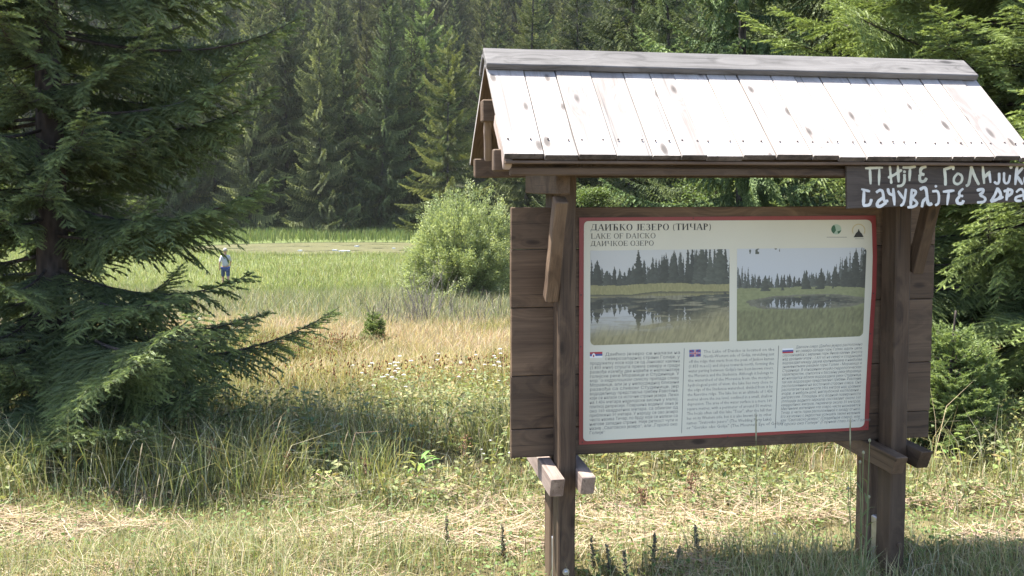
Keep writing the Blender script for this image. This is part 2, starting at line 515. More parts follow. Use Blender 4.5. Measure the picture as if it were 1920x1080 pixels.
# ridge boards
nb = Vector((0, -abs(sv.z), abs(sv.y))).normalized()
def on_slope(t_m, u, sgn, h):
    s2 = Vector((0, sgn * abs(sv.y), -abs(sv.z))).normalized(); n2 = Vector((0, sgn * abs(sv.z), abs(sv.y))).normalized()
    return Vector((u, nR, zRg)) + s2 * t_m + n2 * h
m = MB()
ua, ub = uz(905.5, 110, nR)[0], uz(1806, 130, nR)[0]
m.plate([on_slope(-0.022, ua, -1, 0.004), on_slope(-0.022, ub, -1, 0.004), on_slope(0.098, ub + 0.004, -1, 0.004), on_slope(0.094, ua + 0.002, -1, 0.004)], nb, 0.026, ch=0.003, seed=77, nseg=12, wob=0.0012)
m.build("ridge_board", M_ridge, sign)
m = MB()
m.plate([on_slope(0.008, ua - 0.002, 1, 0.004), on_slope(0.008, ub, 1, 0.004), on_slope(0.11, ub, 1, 0.004), on_slope(0.11, ua - 0.002, 1, 0.004)], Vector((0, abs(sv.z), abs(sv.y))), 0.024, ch=0.003, seed=78, nseg=12)
m.build("ridge_board", M_ridge, sign)
# roof timbers
def beam(name, p, q, w, h, up=(0, 0, 1), mat=None, seed=1, ch=0.004, nseg=6):
    m = MB(); m.timber(p, q, w, h, up=up, ch=ch, seed=seed, nseg=nseg)
    return m.build(name, mat or M_dark, sign)
uEndR = uR_e - 0.06
# eave purlins and lining under the plank ends
zpf = zE - 0.005
beam("purlin", (uz(924, 300, -0.33)[0], -0.33, uz(924, 300, -0.33)[1]), (uEndR, -0.33, uz(924, 300, -0.33)[1]), 0.055, 0.076, seed=41)
nbk = 2 * nR - nE - 0.13
zb = uz(892, 315, nbk)[1]
beam("purlin", (uz(889, 315, nbk)[0], nbk, zb), (uEndR, nbk, zb), 0.055, 0.08, seed=42)
ztop = uz(903, 208, nR + 0.02)[1]
beam("ridge_beam", (uz(902.5, 208, nR + 0.02)[0], nR + 0.02, ztop), (uEndR, nR + 0.02, ztop), 0.06, 0.085, seed=43)
# fascia: a dark lath right under the plank ends and the deep board behind it
beam("eave_lath", (uL_e + 0.006, nE + 0.022, zE - 0.0265), (uR_e - 0.012, nE + 0.022, zE - 0.0265), 0.030, 0.011, seed=44, ch=0.002)
fz0 = uz(1300, 330, -0.395)[1]; fz1 = zE - 0.018
beam("fascia", (uz(955, 312, -0.395)[0], -0.395, (fz0 + fz1) / 2 - 0.012), (uEndR, -0.395, (fz0 + fz1) / 2 - 0.012), 0.026, fz1 - fz0 - 0.024, seed=45)
# rafter pair at each end and slanting king strut
for uu, sd_ in ((uL_e + 0.075, 51), (uEndR - 0.06, 55)):
    pass
p_a = Vector((uz(915, 228, nR)[0], nR + 0.02, ztop - 0.03)); p_b = Vector((uz(906, 300, 0.2)[0] + 0.02, 0.20, zb + 0.03))
beam("strut", p_a, p_b, 0.026, 0.03, up=(1, 0, 0), mat=M_beam, seed=58)
for px in (953, 1611, 1886):
    q = uz(px, 306, nE + 0.03)
    beam("rafter_tail", (q[0], nE + 0.036, q[1] - 0.003), (q[0] + (0.0), -0.2, q[1] + 0.16), 0.03 if px < 1000 else 0.04, 0.05, seed=60 + px, mat=M_beam if px < 1000 else M_dark)
# upper tie beams on the outer side of the posts, knee braces below their front ends
ztie = uz(1043, 344, -0.30)[1]
hT = 0.078
for (u0, sd_) in ((LuL - BW / 2 - 0.002, 71), (RuR + BW / 2 + 0.002, 72)):
    beam("tie_beam", (u0, -0.30, ztie), (u0, 0.30, ztie), BW, hT, seed=sd_)
    zA = ztie - hT / 2 - 0.004
    nf, yb_ = (-0.262, 560) if sd_ == 71 else (-0.20, 520)
    beam("knee_brace", (u0 - 0.001, nf, zA - 0.012), (u0 - 0.001, -0.095, uz(1027, yb_, -0.09)[1]), BW * 0.92, 0.058, up=(0, -1, 0.2), mat=M_dark, seed=sd_ + 5)
# head piece joining the posts under the roof
beam("head_beam", (LuL - 0.01, -0.19, ztie + 0.085), (RuR + 0.01, -0.19, ztie + 0.085), 0.05, 0.07, seed=81)
for uu, sd_ in ((LuR - 0.03, 91), (RuR - 0.03, 92)):
    beam("wall_plate", (uu, -0.36, ztie + 0.075), (uu, 0.38, ztie + 0.075), 0.05, 0.06, seed=sd_)

# ---- the printed panel
def T(px, py, h):
    """panel: photograph pixel -> shelter frame, h metres proud of the board"""
    return pt(px, py, nB - h)
M_red = flat_mat("red_print", (0.245, 0.042, 0.038), rough=0.42, spec=0.45, var=0.08, vscale=6)
M_cream = flat_mat("cream_print", (0.585, 0.57, 0.465), rough=0.40, spec=0.45, var=0.03, vscale=3)
M_ink = flat_mat("black_ink", (0.035, 0.035, 0.032), rough=0.5)
M_ink2 = flat_mat("body_text_ink", (0.15, 0.152, 0.142), rough=0.5)
M_ink3 = flat_mat("thin_text_ink", (0.20, 0.20, 0.185), rough=0.5)
def xr(py):
    return float(np.interp(py, [400, 430, 480, 540, 600, 650, 720, 790, 810], [1641.5, 1643, 1644.5, 1643, 1639, 1636, 1632, 1629, 1628]))
def rounded(corners, rads, n=7):
    out = []
    k = len(corners)
    for i in range(k):
        p = np.array(corners[i], float); a = np.array(corners[i - 1], float); b = np.array(corners[(i + 1) % k], float)
        r = rads[i]
        if r <= 0:
            out.append(tuple(p)); continue
        da = (a - p) / np.linalg.norm(a - p); db = (b - p) / np.linalg.norm(b - p)
        p0, p1 = p + da * r, p + db * r
        for j in range(n + 1):
            t = j / n
            out.append(tuple((1 - t) ** 2 * p0 + 2 * t * (1 - t) * p + t * t * p1))
    return out
right_edge = [(xr(y), y) for y in (404, 430, 480, 540, 600, 650, 720, 790, 806)]
m = MB(); m.poly_extrude([(1085.5, 834), (1086, 408)] + right_edge, T, 0.0006, 0.004)
panel = m.build("info_panel", M_red, sign)
m = MB()
cr_edge = [(xr(y) - 8.2, y) for y in (430, 480, 540, 600, 650, 720, 780)]
tr = rounded([(1095, 414.5), (xr(413) - 8.0, 412), (xr(430) - 8.2, 430)], [0, 11, 0])[1:-1]
bq = rounded([(xr(780) - 8.2, 780), (xr(801) - 7.5, 800.5), (1600, 802)], [0, 11, 0])[1:-1]
tl = rounded([(1094, 440), (1095.3, 414.6), (1120, 414.5)], [0, 9, 0])[1:-1]
bl_ = rounded([(1120, 826), (1093.5, 827.5), (1093.5, 800)], [0, 9, 0])[1:-1]
m.poly_extrude(bl_ + tl + tr + cr_edge + bq, T, 0.0043, 0.0050)
m.build("cream_field", M_cream, panel)
HI = 0.0053
# small nails holding the panel
for (x, y) in ((1089, 650), (1089.5, 553), (1364, 819), (1637.5, 550), (1632, 626), (1624, 801), (1300, 409), (1092, 829)):
    c = T(x, y, 0.004); m = MB()
    m.tube([c, c + Vector((0, -0.0022, 0))], [0.0028, 0.0022], n=8)
    m.build("nail", M_nail, panel)

# serif lettering for the headings, drawn from strokes
_hh = [0]
def _nh():
    _hh[0] = (_hh[0] + 1) % 24
    return HI + 0.00004 * _hh[0]
def serif_glyph(ch, th):
    """polygons in a cell with cap height 1; returns (advance, [polygons])"""
    P = []; hn = 0.052; sw = 0.075; sh = 0.045
    def rect(x0, y0, x1, y1): P.append([(x0, y0), (x1, y0), (x1, y1), (x0, y1)])
    def V(x, y0=0.0, y1=1.0, w=th, s0=True, s1=True):
        rect(x, y0, x + w, y1)
        if s0: rect(x - sw, y0, x + w + sw, y0 + sh)
        if s1: rect(x - sw, y1 - sh, x + w + sw, y1)
    def D(x0, y0, x1, y1, w): P.append([(x0, y0), (x0 + w, y0), (x1 + w, y1), (x1, y1)])
    def ring(cx, cy, rx, ry, a0, a1, tx, n=18):
        o, i = [], []
        for k in range(n + 1):
            a = R(a0 + (a1 - a0) * k / n)
            o.append((cx + rx * math.cos(a), cy + ry * math.sin(a)))
            i.append((cx + (rx - tx) * math.cos(a), cy + (ry - hn) * math.sin(a)))
        for k in range(n): P.append([o[k], o[k + 1], i[k + 1], i[k]])
    t = th
    if ch in 'АA':
        D(0.03, 0, 0.36, 1, 0.06); D(0.62, 0, 0.34, 1, t); rect(0.17, 0.30, 0.62, 0.30 + hn)
        rect(-0.04, 0, 0.18, sh); rect(0.52, 0, 0.86, sh); return 0.84, P
    if ch == 'Д':
        D(0.10, 0.1, 0.30, 1, 0.06); V(0.60, 0.1, 1, s0=False); rect(0.24, 1 - hn, 0.70, 1); rect(0.0, 0.06, 0.86, 0.06 + hn * 1.4)
        rect(0, -0.16, 0.045, 0.1); rect(0.815, -0.16, 0.86, 0.1); return 0.92, P
    if ch == 'И': V(0.09); V(0.66); D(0.16, 0.1, 0.62, 0.9, 0.07); return 0.94, P
    if ch == 'Ћ':
        V(0.22); rect(0, 1 - hn, 0.72, 1); rect(0, 0.84, 0.035, 1); rect(0.685, 0.84, 0.72, 1)
        ring(0.50, 0.34, 0.26, 0.26, 0, 170, t); V(0.76 - t, 0, 0.34, s1=False); return 0.92, P
    if ch in 'КK': V(0.09); D(0.24, 0.48, 0.62, 1, 0.06); D(0.62, 0, 0.30, 0.56, t); rect(0.52, 0, 0.88, sh); rect(0.5, 1 - sh, 0.80, 1); return 0.86, P
    if ch in 'ОO': ring(0.42, 0.5, 0.40, 0.52, 0, 360, t, 28); return 0.86, P
    if ch in 'ЈJ': V(0.22, 0.16, 1, s0=False); ring(0.22 - 0.02, 0.16, 0.02 + t, 0.19, 0, -140, t * 0.9, 8); return 0.46, P
    if ch in 'ЕE':
        V(0.09); rect(0.1, 0, 0.68, hn); rect(0.1, 1 - hn, 0.66, 1); rect(0.2, 0.48, 0.5, 0.48 + hn)
        rect(0.64, 0, 0.68, 0.24); rect(0.62, 0.78, 0.66, 1); rect(0.48, 0.38, 0.515, 0.62); return 0.76, P
    if ch == 'F':
        V(0.09); rect(0.1, 1 - hn, 0.64, 1); rect(0.2, 0.48, 0.48, 0.48 + hn); rect(0.60, 0.78, 0.64, 1); rect(0.46, 0.38, 0.495, 0.62); return 0.68, P
    if ch == 'З': ring(0.28, 0.74, 0.27, 0.28, 150, -90, t * 0.85); ring(0.28, 0.27, 0.32, 0.29, 90, -150, t); return 0.66, P
    if ch == 'Р': V(0.09); ring(0.26, 0.74, 0.36, 0.26, 95, -95, t); rect(0.1, 1 - hn, 0.28, 1); rect(0.1, 0.48, 0.28, 0.48 + hn); return 0.68, P
    if ch == '(':
        ring(0.42, 0.42, 0.34, 0.68, 125, 235, 0.09, 12); return 0.36, P
    if ch == ')': ring(-0.06, 0.42, 0.34, 0.68, 55, -55, 0.09, 12); return 0.36, P
    if ch in 'ТT': V(0.32); rect(0.02, 1 - hn, 0.80, 1); rect(0.02, 0.78, 0.06, 1); rect(0.76, 0.78, 0.80, 1); return 0.80, P
    if ch == 'Ч': V(0.62); V(0.09, 0.56, 1, s0=False); ring(0.38, 0.58, 0.29, 0.19, 180, 300, t * 0.8, 8); return 0.90, P
    if ch == 'L': V(0.09); rect(0.1, 0, 0.66, hn); rect(0.62, 0, 0.66, 0.24); return 0.72, P
    if ch == 'D': V(0.09); ring(0.30, 0.5, 0.50, 0.5, 90, -90, t, 20); rect(0.1, 0, 0.32, hn); rect(0.1, 1 - hn, 0.32, 1); return 0.88, P
    if ch in 'IІ': V(0.10); return 0.40, P
    if ch == 'C': ring(0.44, 0.5, 0.42, 0.52, 50, 310, t, 22); rect(0.70, 0.70, 0.74, 0.95); rect(0.71, 0.12, 0.74, 0.30); return 0.80, P
    return 0.34, P
def heading(s, x0, x1, yb0, yb1, cap, th):
    m = MB(); x = 0; G = []
    for c in s:
        adv, P = serif_glyph(c, th)
        G.append((x, P)); x += adv + 0.04
    for gx, P in G:
        for poly in P:
            h = _nh(); q = []
            for (a, b) in poly:
                f = (gx + a) / x
                q.append((x0 + (x1 - x0) * f, yb0 + (yb1 - yb0) * f - b * cap))
            m.add([T(a, b, h) for a, b in q], [tuple(range(len(q)))])
    return m.build("heading", M_ink, panel)
heading("ДАИЋКО ЈЕЗЕРО (ТИЧАР)", 1107.5, 1334.5, 432.4, 431.0, 12.0, 0.17)
heading("LAKE OF DAICKO", 1108, 1230, 447.6, 446.6, 9.6, 0.12)
heading("ДАИЧКОЕ ОЗЕРО", 1107.5, 1226.5, 461.6, 460.4, 9.4, 0.12)

# running text: built-in font, every line justified like the print
def line_mesh(s, italic=False):
    cu = bpy.data.curves.new("t", 'FONT'); cu.body = s; cu.resolution_u = 1; cu.size = 1.0
    if italic: cu.shear = 0.22
    o = bpy.data.objects.new("t", cu); COL.objects.link(o)
    me = bpy.data.meshes.new_from_object(o.evaluated_get(bpy.context.evaluated_depsgraph_get()))
    bpy.data.objects.remove(o); bpy.data.curves.remove(cu)
    v = np.array([x.co[:2] for x in me.vertices]) if len(me.vertices) else np.zeros((0, 2))
    f = [tuple(p.vertices) for p in me.polygons]
    bpy.data.meshes.remove(me)
    return v, f
def text_column(lines, left, right, yl, yr, ind, size, mat, italic=False, last_full=False):
    """left/right: x of the column edge at line index; yl, yr: baseline there; ind: x where the first two lines start"""
    m = MB(); nl = len(lines)
    for k, s in enumerate(lines):
        v, f = line_mesh(s, italic)
        if not len(v): continue
        t = k / (nl - 1)
        xa = left[0] + (left[1] - left[0]) * t; xb = right[0] + (right[1] - right[0]) * t
        ya = yl[0] + (yl[1] - yl[0]) * t; yb = yr[0] + (yr[1] - yr[0]) * t
        x0 = ind if k < 2 else xa
        x1 = xb
        w = v[:, 0].max()
        if k == nl - 1: x1 = x0 + w * size * 1.02
        vs = []
        for (a, b) in v:
            x = x0 + (x1 - x0) * a / w
            y = ya + (yb - ya) * (x - xa) / (xb - xa)
            vs.append(T(x, y - b * size, HI))
        m.add(vs, f)
    return m.build("text_column", mat, panel)
SR = ["Даићко језеро се налази на", "северозападној страни Голије, у", "продужетку косе која се од Јанковог камена",
      "(1.833 мнм) спушта према северу и гради", "развође између две највеће и најпознатије", "голијске реке Моравице и Студенице. У",
      "морфо-хидролошком смислу припада сливу", "Моравице, али је у непосредној близини", "развођа са сливом Студенице, јер",
      "вододелницу представља гребен Равотине,", "који се налази са источне стране језера. Лежи", "на 1.436 метара надморске висине у малој,",
      "плиткој депресији. Површина воденог окна је", "око 160 квадратних метара, са обимом од", "приближно 50 метара. У народу се ово језеро",
      "често назива Тичар, по брду које се налази са", "његове западне стране. Није реткост чути и", "назив „Сватовско језеро“, али „Горско око", "Голије“"]
EN_ = ["The Lake of Daicko is located on the", "North-Western side of Golija, stretching just", "off the ridge that starts from the peak of Jankov kamen",
       "(1.833 m.a.s.l.) and slopes towards north, forming the", "water parting between Golija's two best-known rivers,", "the Moravica and the Studenica. Although it belongs to",
       "the watershed of the Moravica from the morpho-", "hydrological point of view, the lake lies very close to", "the edge of the Studenica watershed, divided from it by",
       "the Ravotine ridge. The lake lies at an altitude of 1.436", "metres above the sea level, confined in a small, shallow", "depression. The area of the water surface is a mere 160",
       "square metres, with a perimeter of around 50 metres.", "The locals often call this lake \"Ticar\", after the hill that", "lies on its Western side, but it is also known by its other",
       "names: \"Svatovsko jezero\" (The Wedding Party Lake)", "or \"Gorsko oko Golije\" (The Mountain Eye of Golija)"]
RU = ["Даичкое озеро (Даићко језеро) расположено", "на северо-западе горы Голии, вдоль цепи,", "спускающейся с вершины горы Янков камень (высота",
      "над уровнем моря - 1.833 м) на север и создающей", "водораздел между двумя крупнейшими и наиболее", "знаменитыми реками горы Голии - Моравица и",
      "Студеница. В отношении морфо-гидрологических", "характеристик, относится к бассейну реки Моравица,", "но находится вблизи водораздела реки Студеница,",
      "так как водораздел представляет гребень Равотине,", "расположенный на восточной стороне озера. Оно", "располагается на высоте 1436 метров над уровнем",
      "моря, в небольшой, неглубокой котловине -", "депрессии. Площадь его водной поверхности", "(площадь водного зеркала) составляет около 160",
      "квадратных метров, периметр около 50 метров.", "Местными жителями это озеро часто называется", "Тичар, в честь горки расположенной к западу от него.",
      "Его же можно с редкостью услышать также название", "как \"Сватовско језеро\" (Свадебное озеро), или", "\"Горско око Голије\" (Горный глаз горы Голии)"]
text_column(SR, (1106, 1105), (1275, 1269.5), (668, 814.5), (663.5, 805.5), 1134.5, 8.2, M_ink2)
text_column(EN_, (1292, 1287), (1452, 1446), (663, 805), (657.5, 797), 1319, 8.2, M_ink2)
text_column(RU, (1467.5, 1463), (1617, 1612.5), (654.5, 798), (647.5, 790), 1492, 7.4, M_ink3, italic=True)

def plaque(name, polys, mat, h, t=0.0004, parent=None):
    m = MB()
    for q in polys: m.poly_extrude(q, T, h, h + t)
    return m.build(name, mat, parent or panel)
for (a, b) in (((1283, 653), (1278, 812)), ((1460, 648), (1453.7, 803))):
    plaque("divider_line", [[(a[0] - 0.5, a[1]), (a[0] + 0.5, a[1]), (b[0] + 0.5, b[1]), (b[0] - 0.5, b[1])]], M_ink2, 0.0052)
M_fb = flat_mat("flag_blue", (0.075, 0.10, 0.27), rough=0.45); M_fr = flat_mat("flag_red", (0.38, 0.055, 0.065), rough=0.45); M_fw = flat_mat("flag_white", (0.72, 0.72, 0.70), rough=0.45)
def flag(x0, y0, x1, y1, rows, extra=None):
    q = lambda a, b: [(x0, y0 + (y1 - y0) * a), (x1, y0 - 1 + (y1 - y0) * a), (x1, y0 - 1 + (y1 - y0) * b), (x0, y0 + (y1 - y0) * b)]
    me = bpy.data.meshes.new("flag")
    mb = MB(); idx = []
    for (a, b, mi) in rows:
        n0 = len(mb.f); mb.poly_extrude(q(a, b), T, 0.0052, 0.0056); idx += [mi] * (len(mb.f) - n0)
    for k, (poly, mi) in enumerate(extra or []):
        n0 = len(mb.f); mb.poly_extrude([(x0 + (x1 - x0) * a, y0 - a + (y1 - y0) * b) for a, b in poly], T, 0.0057 + 0.0001 * k, 0.0060 + 0.0001 * k); idx += [mi] * (len(mb.f) - n0)
    o = mb.build("flag", M_fb, panel)
    for mm in (M_fr, M_fw): o.data.materials.append(mm)
    for p, i in zip(o.data.polygons, idx): p.material_index = i
    return o
bar = lambda x0, y0, x1, y1: [(x0, y0), (x1, y0), (x1, y1), (x0, y1)]
flag(1106, 660.5, 1129.5, 671.5, [(0, 0.34, 1), (0.34, 0.68, 0), (0.68, 1, 2)],
     [([(0.30 + 0.14 * math.cos(a), 0.6 + 0.42 * math.sin(a)) for a in [k * math.pi / 6 for k in range(12)]], 2), (bar(0.25, 0.45, 0.35, 0.85), 1)])
flag(1292.5, 656, 1314, 669.5, [(0, 1, 0)], [(bar(0.02, 0.40, 0.98, 0.60), 2), (bar(0.42, 0.02, 0.58, 0.98), 2), (bar(0.02, 0.44, 0.98, 0.56), 1), (bar(0.455, 0.02, 0.545, 0.98), 1),
      ([(0.02, 0.02), (0.1, 0.02), (0.40, 0.36), (0.34, 0.38)], 1), ([(0.98, 0.98), (0.9, 0.98), (0.60, 0.64), (0.66, 0.62)], 1), ([(0.98, 0.02), (0.9, 0.02), (0.60, 0.36), (0.66, 0.38)], 1), ([(0.02, 0.98), (0.1, 0.98), (0.40, 0.64), (0.34, 0.62)], 1)])
flag(1467, 653.8, 1487.5, 662.8, [(0, 0.33, 2), (0.33, 0.67, 0), (0.67, 1, 1)])
# emblems
M_eg = flat_mat("emblem_green", (0.05, 0.13, 0.075), rough=0.5); M_eb = flat_mat("emblem_pale_green", (0.36, 0.47, 0.37), rough=0.5); M_eo = flat_mat("emblem_ochre", (0.52, 0.45, 0.27), rough=0.5)
circ = lambda cx, cy, r, a0=0, a1=360, n=24: [(cx + r * math.cos(R(a0 + (a1 - a0) * k / n)), cy + r * math.sin(R(a0 + (a1 - a0) * k / n))) for k in range(n + (0 if a1 - a0 == 360 else 1))]
e1 = plaque("emblem", [circ(1568, 430, 9.6)], M_eb, 0.0052)
plaque("emblem_leaf", [circ(1568, 430, 9.2, 120, 250)[:-1] + [(1566, 425), (1567.5, 432)], circ(1568, 430, 9.2, 10, 70)[:-1] + [(1570, 434)]], M_eg, 0.0057)
circ2 = circ(1610, 432, 12.6, 150, 390); circ3 = circ(1610, 432, 10.6, 150, 390)
plaque("emblem", [[circ2[k], circ2[k + 1], circ3[k + 1], circ3[k]] for k in range(24)], M_eo, 0.0052)
plaque("emblem_mountain", [[(1600.5, 445), (1605, 437), (1608, 434.5), (1610, 429), (1612.5, 434.5), (1616, 438), (1619.5, 444.6)]], M_ink, 0.0057)
plaque("caption_line", [bar(1550, 444.3, 1588, 445.2), bar(1603, 447.3, 1620, 448.0)], M_ink3, 0.0052)

# printed pictures: colour per point of a fine sheet
def vnoise(x, y, seed):
    rs = np.random.RandomState(seed); g = rs.rand(257, 257)
    xi = np.floor(x).astype(int); yi = np.floor(y).astype(int); fx = x - xi; fy = y - yi
    fx = fx * fx * (3 - 2 * fx); fy = fy * fy * (3 - 2 * fy)
    xi %= 256; yi %= 256
    return (g[yi, xi] * (1 - fx) + g[yi, xi + 1] * fx) * (1 - fy) + (g[yi + 1, xi] * (1 - fx) + g[yi + 1, xi + 1] * fx) * fy
def fbm(x, y, seed, o=4):
    return sum(vnoise(x * 2 ** k, y * 2 ** k, seed + k) / 2 ** (k + 1) for k in range(o))
def mixv(c, d, f): return c * (1 - f[..., None]) + np.array(d) * f[..., None]
def paint_trees(c, X, Y, trees, shade, seed):
    """spruces of a printed picture, back to front: (x, top, base, half width, tone)"""
    for k, (cx, ty, by, w, tone) in enumerate(trees):
        f = (Y - ty) / (by - ty)
        jag = 0.45 + 0.75 * vnoise(Y * 75 + k * 7.3, X * 14 + k * 3.1, seed) + 0.25 * (vnoise(Y * 190, X * 60 + k, seed + 1) - .5)
        mk = (np.abs(X - cx + 0.004 * (vnoise(Y * 40, X * 0 + k, seed + 2) - .5)) < w * np.clip(f, 0, 1) ** 0.8 * jag) & (f > 0) & (f < 1)
        tx = 0.55 + 0.9 * fbm(X * 46 + k * 5, Y * 60 + k * 9, seed + 3)
        lit = 1 + 0.55 * np.clip((cx - X) / w, -1, 1) * (1 - 0.5 * f)
        c = np.where(mk[..., None], np.array(shade) * (tone * tx * lit)[..., None], c)
    return c
def forest_row(n, x0, x1, tops, base, w, tone, seed):
    rs = np.random.RandomState(seed); out = []
    for k in range(n):
        cx = x0 + (x1 - x0) * (k + rs.uniform(.1, .9)) / n
        t = np.interp(cx, *tops) + rs.uniform(-.04, .06)
        out.append((cx, t, base + rs.uniform(-.012, .012), w * rs.uniform(.7, 1.3), tone * rs.uniform(.7, 1.25)))
    return out
def land1(X, Y):
    c = np.zeros(X.shape + (3,)) + np.array([0.52, 0.53, 0.51]) * (1.0 - 0.10 * Y)[..., None]
    n = fbm(X * 30, Y * 40, 1); ng = fbm(X * 110, Y * 34, 9)
    tp = ([0, .08, .14, .26, .31, .35, .40, .46, .5, .56, .62, 1], [.10, .13, .20, .17, .12, .03, .16, .05, .08, .06, -.02, -.06])
    c = paint_trees(c, X, Y, forest_row(34, -.02, 1.02, (tp[0], [t + .05 for t in tp[1]]), .37, .030, 1.15, 5), (0.058, 0.066, 0.058), 201)
    c = paint_trees(c, X, Y, forest_row(30, -.02, 1.02, tp, .372, .032, .9, 6), (0.050, 0.058, 0.047), 205)
    c = paint_trees(c, X, Y, [(.345, -.01, .385, .055, .8), (.05, .10, .39, .05, .75), (.53, .05, .39, .06, .72), (.69, .20, .385, .025, .7), (.60, .0, .36, .05, .95), (.80, -.05, .40, .075, 1.15), (.93, -.08, .42, .09, 1.25), (.86, .06, .42, .06, 1.4)], (0.050, 0.058, 0.045), 209)
    g = Y >= 0.365 + 0.008 * np.sin(X * 9) + 0.02 * (n - .5) + .03 * np.maximum(X - .7, 0)
    c = np.where(g[..., None], np.array([0.26, 0.245, 0.105]) * (0.7 + 0.6 * ng)[..., None], c)
    return c
def picture1(X, Y):
    c = land1(X, Y); n = fbm(X * 30, Y * 40, 1); ng = fbm(X * 90, Y * 26, 9)
    wy = 0.465 - 0.035 * _sm(.25, .5, X) + 0.03 * X
    w = Y > wy + .008 * (n - .5)
    rip = 0.012 * (fbm(X * 8, Y * 70, 77) - .5)
    refl = land1(X + rip, np.clip(0.86 - Y * 0.98 + rip, 0, .38)) * 0.85
    f1 = _sm(0.47, 0.60, fbm(X * 8, Y * 42, 21)) * (0.35 + 0.65 * _sm(.25, .45, X))
    f1 = np.maximum(f1, 0.75 * _sm(0.0, .02, wy + .03 - Y) * _sm(.4, .2, X) * 0)
    mat = np.array([0.205, 0.195, 0.125]) * (0.6 + .8 * ng)[..., None]
    wc = refl * (1 - f1[..., None]) + mat * f1[..., None]
    dk = _sm(.035, .0, Y - wy) * 0.85
    wc = mixv(wc, [0.045, 0.046, 0.04], dk)
    c = np.where(w[..., None], wc, c)
    b = _sm(.66, .92, Y + .16 * (X - .45) + .12 * (fbm(X * 8, Y * 5, 51) - .5) + .10 * np.abs(X - .45))
    tuft = fbm(X * 90 + 20 * Y, Y * 16, 53)
    c = c * (1 - b[..., None]) + (np.array([0.27, 0.245, 0.125]) * (0.55 + .9 * tuft)[..., None]) * b[..., None]
    return c
def land2(X, Y):
    c = np.zeros(X.shape + (3,)) + np.array([0.50, 0.525, 0.54]) * (1.02 - 0.15 * Y)[..., None]
    n = fbm(X * 30, Y * 40, 101); ng = fbm(X * 60, Y * 60, 109)
    tp = ([0, .06, .12, .18, .25, .3, .36, .5, .55, .62, .68, .75, .80, .88, .93, 1], [.19, .18, .24, .28, .36, .30, .28, .33, .28, .26, .24, .2, .12, .05, -.02, -.05])
    c = paint_trees(c, X, Y, forest_row(44, -.02, 1.02, (tp[0], [t + .01 for t in tp[1]]), .435, .022, 1.35, 105), (0.066, 0.074, 0.066), 301)
    c = paint_trees(c, X, Y, forest_row(30, -.02, 1.02, ([0, 1], [.28, .28]), .44, .024, 1.0, 107), (0.058, 0.066, 0.056), 305)
    c = paint_trees(c, X, Y, [(.76, .20, .46, .05, .9), (.84, .12, .47, .06, .85), (.92, .0, .49, .075, .8), (1.0, -.05, .50, .08, .7), (.88, .25, .50, .07, .7)], (0.050, 0.058, 0.046), 309)
    lf = (Y < .06) & (vnoise(X * 60, Y * 40, 7) > .55) & (((X > .08) & (X < .17)) | ((X > .29) & (X < .33)))
    c = np.where(lf[..., None], np.array([0.06, 0.07, 0.05]), c)
    g = Y > .43 + .02 * (n - .5) + .10 * np.maximum(X - .75, 0)
    c = np.where(g[..., None], np.array([0.21, 0.23, 0.105]) * (0.75 + .5 * ng)[..., None], c)
    c = paint_trees(c, X, Y, [(.22, .29, .465, .045, 1.1), (.355, .39, .462, .018, 1.0), (.54, .24, .452, .040, .85), (.655, .22, .458, .045, .8), (.75, .42, .452, .016, 1)], (0.052, 0.060, 0.046), 313)
    return c
def picture2(X, Y):
    c = land2(X, Y); n = fbm(X * 30, Y * 40, 101); ng = fbm(X * 60, Y * 60, 109)
    e = ((X - .56) / .47) ** 2 + ((Y - .595) / .085) ** 2 + .5 * (fbm(X * 10, Y * 30, 121) - .5)
    rip = 0.02 * (fbm(X * 10, Y * 60, 177) - .5)
    refl = land2(X + rip, np.clip(1.0 - Y * 1.06 + rip, 0, .425)) * 0.85
    f1 = np.maximum(_sm(.48, .62, fbm(X * 12, Y * 60, 131)) * (.3 + .7 * np.maximum(_sm(.62, .8, X), _sm(.25, .1, X))), _sm(.35, .9, e))
    wc = refl * (1 - f1[..., None]) + (np.array([0.15, 0.15, 0.105]) * (.6 + .8 * ng)[..., None]) * f1[..., None]
    c = np.where((e < 1)[..., None], wc, c)
    b = _sm(.645, .70, Y + .03 * (n - .5))
    tuft = fbm(X * 70 + 10 * Y, Y * 22, 153)
    c = c * (1 - b[..., None]) + (np.array([0.165, 0.172, 0.078]) * (0.5 + 1.0 * tuft)[..., None]) * b[..., None]
    return c
mp_, nt_, b_ = new_mat("printed_picture")
at_ = N(nt_, "ShaderNodeAttribute", attribute_name="ink"); nt_.links.new(at_.outputs[0], b_.inputs["Base Color"]); b_.inputs["Roughness"].default_value = 0.4
